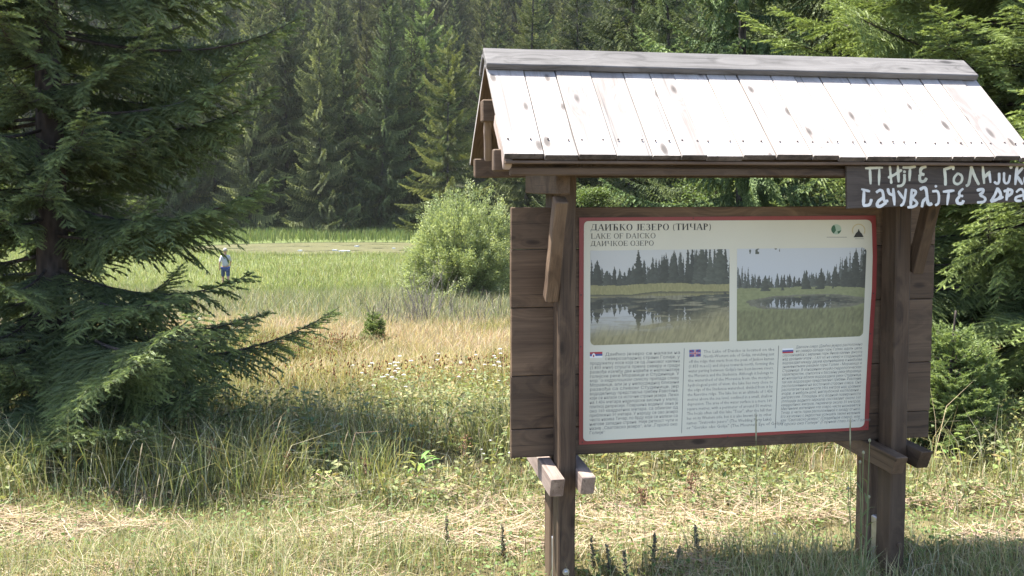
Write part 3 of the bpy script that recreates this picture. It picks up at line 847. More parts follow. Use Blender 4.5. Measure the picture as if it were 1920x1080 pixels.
def print_sheet(quad, fn, cut, nx=380, ny=260):
    s = np.linspace(0, 1, nx); t = np.linspace(0, 1, ny)
    S, Tt = np.meshgrid(s, t)
    c = np.clip(fn(S, Tt), 0.01, 1) * 0.92 + np.array([0.025, 0.026, 0.023])
    q = np.array(quad, float)       # TL TR BR BL
    px = (q[0, 0] * (1 - S) + q[1, 0] * S) * (1 - Tt) + (q[3, 0] * (1 - S) + q[2, 0] * S) * Tt
    py = (q[0, 1] * (1 - S) + q[1, 1] * S) * (1 - Tt) + (q[3, 1] * (1 - S) + q[2, 1] * S) * Tt
    # round the given corners by pulling the outer points in
    V = np.array([T(a, b, HI + 0.0002)[:] for a, b in zip(px.ravel(), py.ravel())])
    idx = np.arange(nx * ny).reshape(ny, nx)
    keep = np.ones((ny - 1, nx - 1), bool)
    wpx, hpx = abs(q[1, 0] - q[0, 0]), abs(q[3, 1] - q[0, 1])
    sx = (S[:-1, :-1] + S[1:, 1:]) / 2 * wpx; sy = (Tt[:-1, :-1] + Tt[1:, 1:]) / 2 * hpx
    for (cx, cy) in cut:
        r = 9.0
        dx = r - (sx if cx == 0 else wpx - sx); dy = r - (sy if cy == 0 else hpx - sy)
        keep &= ~((dx > 0) & (dy > 0) & (dx * dx + dy * dy > r * r))
    a, b, cc, d = idx[:-1, :-1][keep], idx[:-1, 1:][keep], idx[1:, 1:][keep], idx[1:, :-1][keep]
    tris = np.concatenate([np.stack([a, d, cc], 1), np.stack([a, cc, b], 1)])
    me = np_mesh("printed_picture", V, tris, vattrs={"ink": c.reshape(-1, 3)})
    return link("printed_picture", me, mp_, panel)
print_sheet([(1107, 470), (1368, 467), (1367.5, 639.8), (1107, 647.6)], picture1, [(0, 1)])
print_sheet([(1382, 466.5), (1625, 464), (1618, 630.5), (1381.5, 639.8)], picture2, [(1, 0), (1, 1)])

# ---- the hand-painted board nailed under the right-hand eave
nH = -0.422
zx = lambda X, Y: (1570 + X * 0.18229, 280 + Y * 0.18229)
hb_l0 = uz(1587, 320, nH); hb_l1 = uz(1588.5, 391.5, nH)
hang = empty("painted_board", (P0[0], P0[1], 0.0), THETA)
tag(hang, "dark board with hand-painted white Cyrillic letters hanging under the right-hand eave", "painted sign")
m = MB()
uRH = uz(2035, 340, nH)[0]
zt_ = zE - 0.034; zb_l = hb_l1[1]; zb_r = uz(1920, 378.5, nH)[1]
sl = (zb_r - zb_l) / (uz(1920, 378.5, nH)[0] - hb_l1[0])
m.plate([(hb_l1[0], nH, zb_l), (uRH, nH, zb_l + sl * (uRH - hb_l1[0])), (uRH, nH, zt_), (hb_l0[0], nH, zt_)], (0, 1, 0), 0.012, ch=0.0015, seed=99, nseg=8, wob=0.0)
M_hang = wood_mat("black_stained_wood", (0.022, 0.017, 0.013), (0.040, 0.031, 0.024), (0.070, 0.055, 0.044), rough=0.75, weather=(0.065, 0.054, 0.046), wfac=0.5)
m.build("plank", M_hang, hang)
STROKES = [
 [(290,195),(465,188)], [(335,198),(342,355)], [(432,195),(428,365)],
 [(540,175),(548,260),(555,350)], [(525,290),(590,262),(660,212)], [(622,170),(630,335)],
 [(682,228),(700,232)], [(690,258),(692,340),(662,376),(618,378)], [(675,186),(740,188),(803,178)], [(748,192),(742,322)],
 [(912,178),(858,192),(852,252),(892,260)], [(850,262),(845,318),(870,335),(902,325),(916,298)],
 [(1102,205),(1112,290),(1112,368)], [(1095,207),(1150,192),(1195,168)], [(1192,172),(1192,208)],
 [(1240,247),(1198,290),(1198,345),(1240,363),(1283,330),(1285,270),(1242,248)],
 [(1325,375),(1352,365),(1368,270),(1380,180)], [(1376,178),(1412,280),(1455,362)],
 [(1495,162),(1510,350)], [(1512,290),(1568,228)], [(1562,232),(1575,340)],
 [(1664,245),(1666,338),(1642,358),(1616,335)], [(1715,240),(1713,350),(1762,350),(1776,268)], [(1778,192),(1796,180)],
 [(1850,172),(1830,362)], [(1836,272),(1908,188)], [(1842,262),(1902,358)],
 [(1965,250),(1925,290),(1922,340),(1965,360),(2002,320),(1998,268),(1967,250)],
 [(250,410),(332,432)], [(275,418),(268,572)], [(268,578),(336,574),(350,515)],
 [(402,442),(440,415),(470,432),(476,538),(520,530)], [(465,500),(412,540),(410,585),(442,590),(500,548)],
 [(520,405),(530,458),(584,472)], [(575,405),(588,572)], [(625,430),(678,508)], [(706,410),(686,556),(652,580)],
 [(765,415),(754,588)], [(762,416),(820,432),(772,500)], [(772,506),(828,548),(800,588),(725,596)],
 [(852,412),(890,390),(916,402),(930,578),(972,558)], [(922,500),(880,530),(870,592)],
 [(1008,374),(1018,386)], [(980,432),(1044,426),(1046,556),(1010,575)], [(1090,436),(1200,424)], [(1146,440),(1130,570)],
 [(1292,405),(1252,440),(1256,478),(1290,480)], [(1255,487),(1226,520),(1240,560),(1288,556),(1297,528)],
 [(1438,422),(1500,405),(1502,438),(1465,468)], [(1467,472),(1528,500),(1512,544),(1440,546)],
 [(1578,534),(1622,470),(1648,398)], [(1648,400),(1690,470),(1655,512),(1580,538)], [(1660,512),(1705,490)],
 [(1756,400),(1740,522)], [(1715,432),(1788,408),(1802,448),(1756,482)],
 [(1842,440),(1880,405),(1914,420),(1922,520)], [(1914,470),(1832,492),(1830,530),(1892,530)]]
M_paint = flat_mat("white_brush_paint", (0.50, 0.50, 0.40), rough=0.6, var=0.22, vscale=14)
M_paint2 = flat_mat("cold_white_brush_paint", (0.58, 0.58, 0.55), rough=0.6, var=0.18, vscale=14)
def brush(strokes, mat):
    m = MB(); rr = random.Random(12)
    for k, st in enumerate(strokes):
        h = 0.0007 + 0.00003 * (k % 12)
        pts = [Vector((x, y)) for x, y in st]
        if len(pts) > 2:                       # soften the corners
            for _ in range(2):
                q = [pts[0]]
                for a, b in zip(pts[:-1], pts[1:]): q += [a.lerp(b, 0.25), a.lerp(b, 0.75)]
                pts = q + [pts[-1]]
        else:
            pts = [pts[0].lerp(pts[1], t / 4) for t in range(5)]
        w0 = 14.5 * rr.uniform(0.85, 1.15)
        Lr, Rr = [], []
        for i, p in enumerate(pts):
            d = (pts[min(i + 1, len(pts) - 1)] - pts[max(i - 1, 0)]).normalized()
            nn = Vector((-d.y, d.x)); e = 0.62 if i in (0, len(pts) - 1) else 1
            w = w0 * e * rr.uniform(0.88, 1.12)
            pp = p - d * 5 if i == 0 else (p + d * 5 if i == len(pts) - 1 else p)
            Lr.append(pp + nn * w); Rr.append(pp - nn * w)
        V = [pt(*zx(q.x, q.y), nH - h) for q in Lr + Rr]
        n = len(pts)
        m.add(V, [(i, i + 1, n + i + 1, n + i) for i in range(n - 1)])
    return m.build("lettering", mat, hang)
brush(STROKES[:20], M_paint)
brush(STROKES[20:], M_paint2)
# ------------------------------------------------------------------ plant building
def col_mat(name, rough=0.55, trans=0.3, spec=0.2, obvar=0.0, tb=(1.25, 1.25, 0.7)):
    """plant tissue; the colour of every leaf or blade sits in the mesh attribute 'col'"""
    m, nt, b = new_mat(name); L = nt.links.new
    at = N(nt, "ShaderNodeAttribute", attribute_name="col"); col = at.outputs[0]
    if obvar > 0:
        oi = N(nt, "ShaderNodeObjectInfo"); hs = N(nt, "ShaderNodeHueSaturation")
        mr = N(nt, "ShaderNodeMapRange", i_3=1 - obvar, i_4=1 + obvar); L(oi.outputs["Random"], mr.inputs[0]); L(mr.outputs[0], hs.inputs["Value"])
        ml = N(nt, "ShaderNodeMath", operation='MULTIPLY'); L(oi.outputs["Random"], ml.inputs[0]); ml.inputs[1].default_value = 7.31
        fr = N(nt, "ShaderNodeMath", operation='FRACT'); L(ml.outputs[0], fr.inputs[0])
        mh = N(nt, "ShaderNodeMapRange", i_3=0.5 - obvar * 0.09, i_4=0.5 + obvar * 0.07); L(fr.outputs[0], mh.inputs[0]); L(mh.outputs[0], hs.inputs["Hue"])
        L(col, hs.inputs["Color"]); col = hs.outputs[0]
    L(col, b.inputs["Base Color"]); b.inputs["Roughness"].default_value = rough; b.inputs["Specular IOR Level"].default_value = spec
    if trans > 0:
        tr = N(nt, "ShaderNodeBsdfTranslucent")
        L(mixc(nt, 1.0, col, tb, 'MULTIPLY'), tr.inputs[0])
        ms = N(nt, "ShaderNodeMixShader"); ms.inputs[0].default_value = trans
        L(b.outputs[0], ms.inputs[1]); L(tr.outputs[0], ms.inputs[2]); L(ms.outputs[0], nt.nodes["Material Output"].inputs[0])
    return m
def bark_mat(name, a, b_, scale=14):
    m, nt, b = new_mat(name); L = nt.links.new
    tc = N(nt, "ShaderNodeTexCoord"); mp = N(nt, "ShaderNodeMapping"); mp.inputs[3].default_value = (1, 1, 0.35); L(tc.outputs["Object"], mp.inputs[0])
    vo = N(nt, "ShaderNodeTexVoronoi", i_Scale=scale * 2.2); L(mp.outputs[0], vo.inputs[0])
    no = N(nt, "ShaderNodeTexNoise", i_Scale=scale, i_Detail=6.0); L(mp.outputs[0], no.inputs[0])
    ad = N(nt, "ShaderNodeMath", operation='MULTIPLY'); L(vo.outputs[0], ad.inputs[0]); L(no.outputs[0], ad.inputs[1])
    r = ramp(nt, ad.outputs[0], [(0.05, a), (0.4, b_)]); L(r.outputs[0], b.inputs["Base Color"]); b.inputs["Roughness"].default_value = 0.9
    bp = N(nt, "ShaderNodeBump", i_Strength=0.8, i_Distance=0.02); L(ad.outputs[0], bp.inputs["Height"]); L(bp.outputs[0], b.inputs["Normal"])
    return m
M_bark = bark_mat("spruce_bark", (0.022, 0.016, 0.013), (0.070, 0.052, 0.043))
M_bark2 = bark_mat('forest_bark', (0.022, 0.02, 0.017), (0.06, 0.05, 0.042), 6)
M_needle = col_mat("spruce_needles", rough=0.5, trans=0.3, spec=0.3)
M_forest = col_mat("forest_needles", rough=0.6, trans=0.2, spec=0.15, obvar=0.38)
M_leaf = col_mat("broad_leaves", rough=0.5, trans=0.35, spec=0.25)
M_grass = col_mat("grass_blades", rough=0.6, trans=0.3, spec=0.15)
M_twig = bark_mat("dead_twigs", (0.10, 0.09, 0.075), (0.25, 0.225, 0.19), 40)

def unit(v):
    return v / np.maximum(np.linalg.norm(v, axis=-1, keepdims=True), 1e-9)
def frame(d):
    ref = np.where(np.abs(d[:, 2:3]) > 0.92, np.array([[1.0, 0, 0]]), np.array([[0, 0, 1.0]]))
    s = unit(np.cross(d, ref)); u = np.cross(s, d)
    return s, u
def needles(p0, p1, tint, dens, nl, nw, rs):
    """needle triangles along the shoots p0-p1; returns verts, tris, per-vertex tint"""
    d = p1 - p0; L = np.linalg.norm(d, axis=1)
    cnt = np.floor(L * dens + rs.rand(len(L))).astype(int)
    ix = np.repeat(np.arange(len(L)), cnt); n = len(ix)
    dd = unit(d); s, u = frame(dd)
    t = rs.rand(n)[:, None]
    base = p0[ix] + d[ix] * t
    ph = rs.rand(n) * 2 * np.pi
    c, q = np.cos(ph)[:, None], np.sin(ph)[:, None]
    q = np.where(q < 0, q * 0.45, q)
    dirn = unit(dd[ix] * 0.65 + s[ix] * c * 0.8 + u[ix] * q * 0.8)
    ln = nl * rs.uniform(0.75, 1.15, n)[:, None]
    wd = unit(np.cross(dirn, rs.normal(size=(n, 3)))) * nw * 0.5
    V = np.empty((n, 3, 3)); V[:, 0] = base - wd; V[:, 1] = base + wd; V[:, 2] = base + dirn * ln
    tt = np.clip(tint[ix] + rs.normal(0, 0.07, n), 0, 1)
    return V.reshape(-1, 3), np.arange(3 * n).reshape(-1, 3), np.repeat(tt, 3)
def shoots(p0, p1, tint, w, rs, cross=True):
    """shoots drawn as crossed slim lozenges (for trees farther away)"""
    n = len(p0); d = unit(p1 - p0); s, u = frame(d)
    a = rs.uniform(0, np.pi, n)[:, None]
    Vs, Ts, tt = [], [], []
    for k in range(2 if cross else 1):
        ang = a + k * np.pi / 2
        wv = (s * np.cos(ang) + u * np.sin(ang)) * (w * rs.uniform(0.7, 1.25, n))[:, None]
        m = p0 + (p1 - p0) * 0.42
        V = np.stack([p0, m - wv, p1, m + wv], 1)
        b = np.arange(n)[:, None] * 4
        T_ = np.concatenate([b + [0, 1, 2], b + [0, 2, 3]])
        off = sum(len(x) for x in Vs)
        Vs.append(V.reshape(-1, 3)); Ts.append(T_ + off); tt.append(np.repeat(np.clip(tint + rs.normal(0, .06, n), 0, 1), 4))
    return np.concatenate(Vs), np.concatenate(Ts), np.concatenate(tt)
def lerp_cols(t, stops):
    xs = [s[0] for s in stops]
    return np.stack([np.interp(t, xs, [s[1][k] for s in stops]) for k in range(3)], 1)
def spruce_branch(L, rs, bsp=0.05, tsp=0.035, fan=0.42, droop=0.15, up=0.16, hang=0.12, bare=0.2, maxb=0.55, jit=0.25, ter=True):
    """one limb along +x: returns shoots (p0,p1,tint) and woody pieces (p0,p1,r0,r1)"""
    P0, P1, TI, W = [], [], [], []
    n = max(8, int(L / 0.08))
    wig = rs.normal(0, 0.02, 3)
    def ax(s):
        return np.array([L * s, L * (wig[0] * math.sin(3 * s) + wig[1] * math.sin(7 * s)), L * (-droop * s * 1.4 + (droop + up) * s ** 2.4)])
    pts = [ax(k / n) for k in range(n + 1)]
    r0 = 0.004 + 0.0062 * L
    for k in range(n):
        s = k / n
        W.append((pts[k], pts[k + 1], r0 * (1 - s) + 0.002, r0 * (1 - (k + 1) / n) + 0.002))
        if s > bare + 0.15: P0.append(pts[k]); P1.append(pts[k + 1]); TI.append(0.35 + 0.35 * s)
    s = bare; side = 1
    while s < 0.985:
        side = -side
        p = ax(s); t = unit(ax(min(1, s + 0.02)) - ax(s - 0.02))
        lat = np.array([-t[1], t[0], 0]); lat = lat / np.linalg.norm(lat) * side
        bl = min(maxb, fan * L * (1 - s) ** 0.8 + 0.05) * (1 - 0.55 * max(0, 0.35 - s) / 0.35) * rs.uniform(1 - jit, 1 + jit * 0.6)
        ang = R(rs.uniform(42, 66))
        d = t * math.cos(ang) + lat * math.sin(ang); d = d + np.array([0, 0, rs.normal(0.02, 0.12)])
        d = d / np.linalg.norm(d)
        m = max(2, int(bl / 0.07)); q = p.copy(); st = bl / m
        for k in range(m):
            d = d + t * 0.10 * st / 0.07 + np.array([0, 0, -hang * st / 0.07]) * (0.6 + 0.8 * rs.rand()); d = d / np.linalg.norm(d)
            q2 = q + d * st
            f = (k + 1) / m
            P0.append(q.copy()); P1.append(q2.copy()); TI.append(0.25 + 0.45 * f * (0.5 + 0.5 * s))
            if k == 0 and bl > 0.15: W.append((q.copy(), q2.copy(), 0.003, 0.002))
            if ter:
                for sgn in (-1, 1):
                    tn = max(1, int(round(st / tsp)))
                    for j in range(tn):
                        if rs.rand() < 0.12: continue
                        a0 = q + (q2 - q) * ((j + rs.rand()) / tn)
                        up_ = np.array([0, 0, 1.0]); l2 = np.cross(d, up_); l2 = l2 / max(np.linalg.norm(l2), 1e-6) * sgn
                        tl = (0.035 + 0.30 * bl * (1 - f * 0.8)) * rs.uniform(0.55, 1.1); tl = min(tl, 0.16)
                        e = d * 0.62 + l2 * 0.75 + np.array([0, 0, rs.normal(-hang * 0.8, 0.16)]); e = e / np.linalg.norm(e)
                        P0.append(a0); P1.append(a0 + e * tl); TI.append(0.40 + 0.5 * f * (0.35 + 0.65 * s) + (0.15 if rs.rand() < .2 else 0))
            q = q2
        s += bsp / L * rs.uniform(0.7, 1.3) * 0.5
    return np.array(P0), np.array(P1), np.array(TI), W
def place(P, yaw, pitch, pos, sc=1.0, roll=0.0):
    cy, sy, cp, sp, cr, sr = math.cos(yaw), math.sin(yaw), math.cos(pitch), math.sin(pitch), math.cos(roll), math.sin(roll)
    Rx = np.array([[1, 0, 0], [0, cr, -sr], [0, sr, cr]])
    Ry = np.array([[cp, 0, -sp], [0, 1, 0], [sp, 0, cp]])
    Rz = np.array([[cy, -sy, 0], [sy, cy, 0], [0, 0, 1]])
    return (P * sc) @ (Rz @ Ry @ Rx).T + pos
def wood_tris(pieces, n=4):
    """thin woody pieces as open n-sided tubes (numpy)"""
    a = np.array([p[0] for p in pieces]); b = np.array([p[1] for p in pieces]); r0 = np.array([p[2] for p in pieces]); r1 = np.array([p[3] for p in pieces])
    d = unit(b - a); s, u = frame(d)
    V = np.empty((len(a), 2 * n, 3))
    for k in range(n):
        an = 2 * math.pi * k / n; w = s * math.cos(an) + u * math.sin(an)
        V[:, k] = a + w * r0[:, None]; V[:, n + k] = b + w * r1[:, None]
    T_ = []
    for k in range(n):
        k2 = (k + 1) % n
        T_ += [[k, k2, n + k2], [k, n + k2, n + k]]
    T_ = np.array(T_)[None] + (np.arange(len(a)) * 2 * n)[:, None, None]
    return V.reshape(-1, 3), T_.reshape(-1, 3)
def trunk_mesh(name, H, r, rs, n=14, rings=24, lean=0.0, flare=1.5, mat=None):
    m = MB(); pts, rad = [], []
    for k in range(rings + 1):
        f = k / rings
        pts.append((lean * f * f * H + 0.02 * math.sin(5 * f + r * 50), 0.02 * math.sin(4 * f + 1), -0.25 + f * (H + 0.25)))
        rad.append(max(0.006, r * ((1 - f) ** 0.85) * (1 + (flare - 1) * math.exp(-f * rings * 0.55))) * rs.uniform(0.96, 1.04))
    m.tube(pts, rad, n=n)
    return m.build(name, mat or M_bark, None, smooth=True)
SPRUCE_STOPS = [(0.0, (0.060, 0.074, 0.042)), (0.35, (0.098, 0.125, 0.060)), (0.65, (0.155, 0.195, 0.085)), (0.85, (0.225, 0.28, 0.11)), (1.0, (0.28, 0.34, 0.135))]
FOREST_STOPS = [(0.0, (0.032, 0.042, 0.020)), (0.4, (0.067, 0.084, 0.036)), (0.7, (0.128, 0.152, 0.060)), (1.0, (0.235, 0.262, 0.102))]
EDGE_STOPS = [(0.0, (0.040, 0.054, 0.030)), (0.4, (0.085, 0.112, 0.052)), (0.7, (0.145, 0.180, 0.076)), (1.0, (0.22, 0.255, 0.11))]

def near_spruce(name, pos, H, Rb, seed, zfine, trunk_r, profile, dens=210, zmin=0.25, view=None, stops=SPRUCE_STOPS, pitch=(-0.05, 0.35), skip=None, hang=0.12, droop=0.16, zst=(0.15, 0.24), nbr=(7, 10)):
    """a spruce close to the camera, every needle built where it can be made out"""
    rs = np.random.RandomState(seed)
    cls = [0.18, 0.35, 0.6, 0.9, 1.2, 1.5, 1.8, 2.1]
    lib = {c: [spruce_branch(c, rs, hang=hang, droop=droop, bare=0.1, fan=0.40 if c > 0.7 else 0.5) for _ in range(3)] for c in cls}
    A0, A1, AT, W = [], [], [], []; B0, B1, BT = [], [], []
    z = zmin
    while z < H - 0.2:
        nb = rs.randint(*nbr) if z < zfine else 4
        ph = rs.rand() * 7
        for k in range(nb):
            yaw = ph + 2 * math.pi * k / nb + rs.normal(0, 0.22)
            zz = z + rs.uniform(-0.09, 0.09)
            Lb = Rb * profile(zz / H) * rs.uniform(0.72, 1.08)
            wx, wy = math.cos(yaw), math.sin(yaw)
            if skip: Lb *= skip(zz, wx, wy)
            if Lb < min(0.15, Rb * 0.1): continue
            c = min(cls, key=lambda q: abs(q - Lb)); p0, p1, ti, w = lib[c][rs.randint(3)]
            pit = pitch[0] + (pitch[1] - pitch[0]) * (zz / H) + rs.normal(0, 0.08)
            sc = Lb / c; o = np.array([wx * 0.03, wy * 0.03, zz]); ro = rs.normal(0, 0.25)
            q0 = place(p0, yaw, pit, o, sc, ro); q1 = place(p1, yaw, pit, o, sc, ro)
            tv = ti + rs.normal(0, 0.06)
            if zz < zfine: A0.append(q0); A1.append(q1); AT.append(tv)
            else: B0.append(q0); B1.append(q1); BT.append(tv)
            ww = w if zz < zfine else w[::3]
            a = place(np.array([x[0] for x in ww]), yaw, pit, o, sc, ro); b = place(np.array([x[1] for x in ww]), yaw, pit, o, sc, ro)
            W += [(a[i], b[i], ww[i][2] * sc, ww[i][3] * sc) for i in range(len(ww))]
        z += rs.uniform(*zst) if z < zfine else 0.42
    a0, a1, at_ = np.concatenate(A0), np.concatenate(A1), np.concatenate(AT)
    V, T_, t = needles(a0, a1, at_, dens, 0.0185, 0.0036, rs)
    V2, T2, t2 = shoots(a0, a1 + (a1 - a0) * 0.12, at_ - 0.08, 0.0065, rs)
    T_ = np.concatenate([T_, T2 + len(V)]); V = np.concatenate([V, V2]); t = np.concatenate([t, t2])
    print(name, "needle triangles", len(T_), "shoots", len(a0))
    if B0:
        V2, T2, t2 = shoots(np.concatenate(B0), np.concatenate(B1), np.concatenate(BT), 0.02, rs)
        T_ = np.concatenate([T_, T2 + len(V)]); V = np.concatenate([V, V2]); t = np.concatenate([t, t2])
    root = empty(name, pos)
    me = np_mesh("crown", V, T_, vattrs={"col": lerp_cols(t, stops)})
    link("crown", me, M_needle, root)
    tr = trunk_mesh("trunk", H, trunk_r, rs); tr.parent = root
    Vw, Tw = wood_tris(W, 5)
    link("limbs", np_mesh("limbs", Vw, Tw, smooth=True), M_bark, root)
    return root

def far_spruce(name, H, Rb, seed, bsp, w, ter=False, whorl=0.60, nb=7, hang=0.30, stops=FOREST_STOPS, mat=None, zmin=0.4, tsp=0.12, droop=0.25, nlib=4, prof=0.85):
    rs = np.random.RandomState(seed)
    cls = [0.5, 1.0, 1.7, 2.5, 3.4, 4.4]
    lib = {c: [spruce_branch(c, rs, bsp=bsp, tsp=tsp, fan=0.36, droop=droop, up=0.22, hang=hang, bare=0.03, maxb=1.3, ter=ter) for _ in range(nlib)] for c in cls if c < Rb * 1.3}
    ck = list(lib)
    A0, A1, AT = [], [], []
    z = zmin
    while z < H:
        ph = rs.rand() * 7; k_ = max(4, int(nb * (0.6 + 0.4 * (1 - z / H)))) + rs.randint(-1, 2)
        for k in range(k_):
            yaw = ph + 2 * math.pi * k / k_ + rs.normal(0, 0.25); zz = z + rs.uniform(-0.2, 0.2)
            Lb = (Rb * max(0.0, 1 - zz / H) ** prof + 0.15) * rs.uniform(0.48, 1.22)
            if zz < 2.0: Lb *= 0.75 + 0.12 * zz
            c = min(ck, key=lambda q: abs(q - Lb)); p0, p1, ti, _w = lib[c][rs.randint(nlib)]
            pit = -0.18 + 0.75 * (zz / H) ** 1.5 + rs.normal(0, 0.1); sc = Lb / c; o = np.array([0, 0, zz]); ro = rs.normal(0, 0.3)
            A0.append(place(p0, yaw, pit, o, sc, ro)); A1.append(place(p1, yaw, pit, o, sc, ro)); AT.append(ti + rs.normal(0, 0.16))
        z += whorl * rs.uniform(0.7, 1.3) * (0.55 + 0.45 * (1 - z / H))
    # leader
    A0.append(np.array([[0, 0, H - 0.5]])); A1.append(np.array([[0, 0, H + 0.5]])); AT.append(np.array([0.7]))
    p0, p1, t = np.concatenate(A0), np.concatenate(A1), np.concatenate(AT)
    V, T_, t = shoots(p0, p1, t, w, rs)
    root = empty(name, (0, 0, 0))
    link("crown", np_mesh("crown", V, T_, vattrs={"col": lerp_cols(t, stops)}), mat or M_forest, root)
    tr = trunk_mesh("trunk", H, 0.0075 * H, rs, n=8, rings=10, flare=1.2, mat=M_bark2); tr.parent = root
    return root

# ------------------------------------------------------------------ ground and pond
def build_ground():
    def axis(breaks):
        out = []
        for (a, b, st) in breaks: out += list(np.arange(a, b, st))
        return np.array(out + [breaks[-1][1]])
    ys = axis([(-80, 2, 4), (2, 12, 0.16), (12, 40, 0.5), (40, 100, 1.0), (100, 330, 8)])
    xs = axis([(-340, -120, 20), (-120, -40, 5), (-40, -12, 1.0), (-12, 12, 0.25), (12, 40, 1.0), (40, 120, 5), (120, 340, 20)])
    X, Y = np.meshgrid(xs, ys)
    Z = ground(X, Y)
    V = np.stack([X, Y, Z], -1).reshape(-1, 3)
    nx, ny = len(xs), len(ys)
    idx = np.arange(nx * ny).reshape(ny, nx)
    a, b, c, d = idx[:-1, :-1].ravel(), idx[:-1, 1:].ravel(), idx[1:, 1:].ravel(), idx[1:, :-1].ravel()
    T_ = np.concatenate([np.stack([a, b, c], 1), np.stack([a, c, d], 1)])
    m, nt, bs = new_mat("meadow_ground"); L = nt.links.new
    tc = N(nt, "ShaderNodeTexCoord"); sep = N(nt, "ShaderNodeSeparateXYZ"); L(tc.outputs["Object"], sep.inputs[0])
    n1 = N(nt, "ShaderNodeTexNoise", i_Scale=0.45, i_Detail=6.0); L(tc.outputs["Object"], n1.inputs[0])
    n2 = N(nt, "ShaderNodeTexNoise", i_Scale=9.0, i_Detail=6.0, i_Roughness=0.7); L(tc.outputs["Object"], n2.inputs[0])
    yy = N(nt, "ShaderNodeMath", operation='MULTIPLY_ADD'); L(n1.outputs[0], yy.inputs[0]); yy.inputs[1].default_value = 5.0; L(sep.outputs[1], yy.inputs[2])
    mr = N(nt, "ShaderNodeMapRange", i_1=0.0, i_2=100.0); L(yy.outputs[0], mr.inputs[0])
    zr = ramp(nt, mr.outputs[0], [(0.0, (0.16, 0.13, 0.075)), (0.070, (0.13, 0.11, 0.055)), (0.085, (0.055, 0.055, 0.022)), (0.13, (0.085, 0.075, 0.03)), (0.16, (0.25, 0.20, 0.11)), (0.21, (0.24, 0.20, 0.115)), (0.26, (0.12, 0.13, 0.06)), (0.40, (0.15, 0.165, 0.07)), (0.62, (0.155, 0.18, 0.07)), (0.92, (0.12, 0.155, 0.055)), (1.0, (0.03, 0.035, 0.018))])
    dk = ramp(nt, n2.outputs[0], [(0.3, 0.45), (0.7, 1.3)])
    L(mixc(nt, 1.0, zr.outputs[0], dk.outputs[0], 'MULTIPLY'), bs.inputs["Base Color"]); bs.inputs["Roughness"].default_value = 0.95; bs.inputs["Specular IOR Level"].default_value = 0.1
    bp = N(nt, "ShaderNodeBump", i_Strength=0.6, i_Distance=0.03); L(n2.outputs[0], bp.inputs["Height"]); L(bp.outputs[0], bs.inputs["Normal"])
    o = link("ground", np_mesh("ground", V, T_, smooth=True), m); tag(o, kind="structure")
    # pond surface: water under a brown-green floating mat
    m, nt, bs = new_mat("pond_water"); L = nt.links.new
    tc = N(nt, "ShaderNodeTexCoord"); mp = N(nt, "ShaderNodeMapping"); mp.inputs[3].default_value = (0.35, 1.0, 1); L(tc.outputs["Object"], mp.inputs[0])
    n1 = N(nt, "ShaderNodeTexNoise", i_Scale=0.9, i_Detail=7.0, i_Roughness=0.65); L(mp.outputs[0], n1.inputs[0])
    mk = ramp(nt, n1.outputs[0], [(0.36, 0.0), (0.47, 1.0)])
    n2 = N(nt, "ShaderNodeTexNoise", i_Scale=6.0, i_Detail=5.0); L(tc.outputs["Object"], n2.inputs[0])
    mc = ramp(nt, n2.outputs[0], [(0.3, (0.065, 0.064, 0.028)), (0.55, (0.10, 0.095, 0.042)), (0.75, (0.10, 0.115, 0.042))])
    L(mixc(nt, mk.outputs[0], (0.02, 0.022, 0.018), mc.outputs[0]), bs.inputs["Base Color"])
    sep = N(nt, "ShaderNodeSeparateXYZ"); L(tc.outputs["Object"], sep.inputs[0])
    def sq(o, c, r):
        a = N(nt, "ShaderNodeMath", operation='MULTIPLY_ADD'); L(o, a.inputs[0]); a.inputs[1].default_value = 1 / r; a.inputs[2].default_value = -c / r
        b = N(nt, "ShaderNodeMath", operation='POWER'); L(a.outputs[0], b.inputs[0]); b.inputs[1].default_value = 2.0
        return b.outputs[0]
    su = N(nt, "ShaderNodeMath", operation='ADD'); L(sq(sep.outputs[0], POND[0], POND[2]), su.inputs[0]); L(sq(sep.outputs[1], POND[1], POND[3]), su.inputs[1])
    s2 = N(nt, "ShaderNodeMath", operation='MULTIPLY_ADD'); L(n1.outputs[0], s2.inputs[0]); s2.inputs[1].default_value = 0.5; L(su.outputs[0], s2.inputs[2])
    mrr = N(nt, "ShaderNodeMapRange", i_1=1.08, i_2=1.22, i_3=1.0, i_4=0.0); L(s2.outputs[0], mrr.inputs[0])  # dark open-water rim round the mat, painting in the bank's shadow
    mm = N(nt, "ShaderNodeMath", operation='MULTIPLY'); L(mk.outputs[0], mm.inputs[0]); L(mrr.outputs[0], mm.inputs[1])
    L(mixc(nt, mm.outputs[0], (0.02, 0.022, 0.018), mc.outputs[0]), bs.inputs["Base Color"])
    mk = mm
    ro = ramp(nt, mk.outputs[0], [(0.0, 0.06), (1.0, 0.8)]); L(ro.outputs[0], bs.inputs["Roughness"]); bs.inputs["Specular IOR Level"].default_value = 0.2
    k = 72; V = [(POND[0], POND[1], -3.135)]; T2 = []
    for i in range(k):
        a = 2 * math.pi * i / k; V.append((POND[0] + math.cos(a) * POND[2] * 1.2, POND[1] + math.sin(a) * POND[3] * 1.2, -3.135))
        T2.append((0, i + 1, (i + 1) % k + 1))
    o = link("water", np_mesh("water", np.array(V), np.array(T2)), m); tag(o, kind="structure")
build_ground()
# ------------------------------------------------------------------ trees
rsF = np.random.RandomState(77)
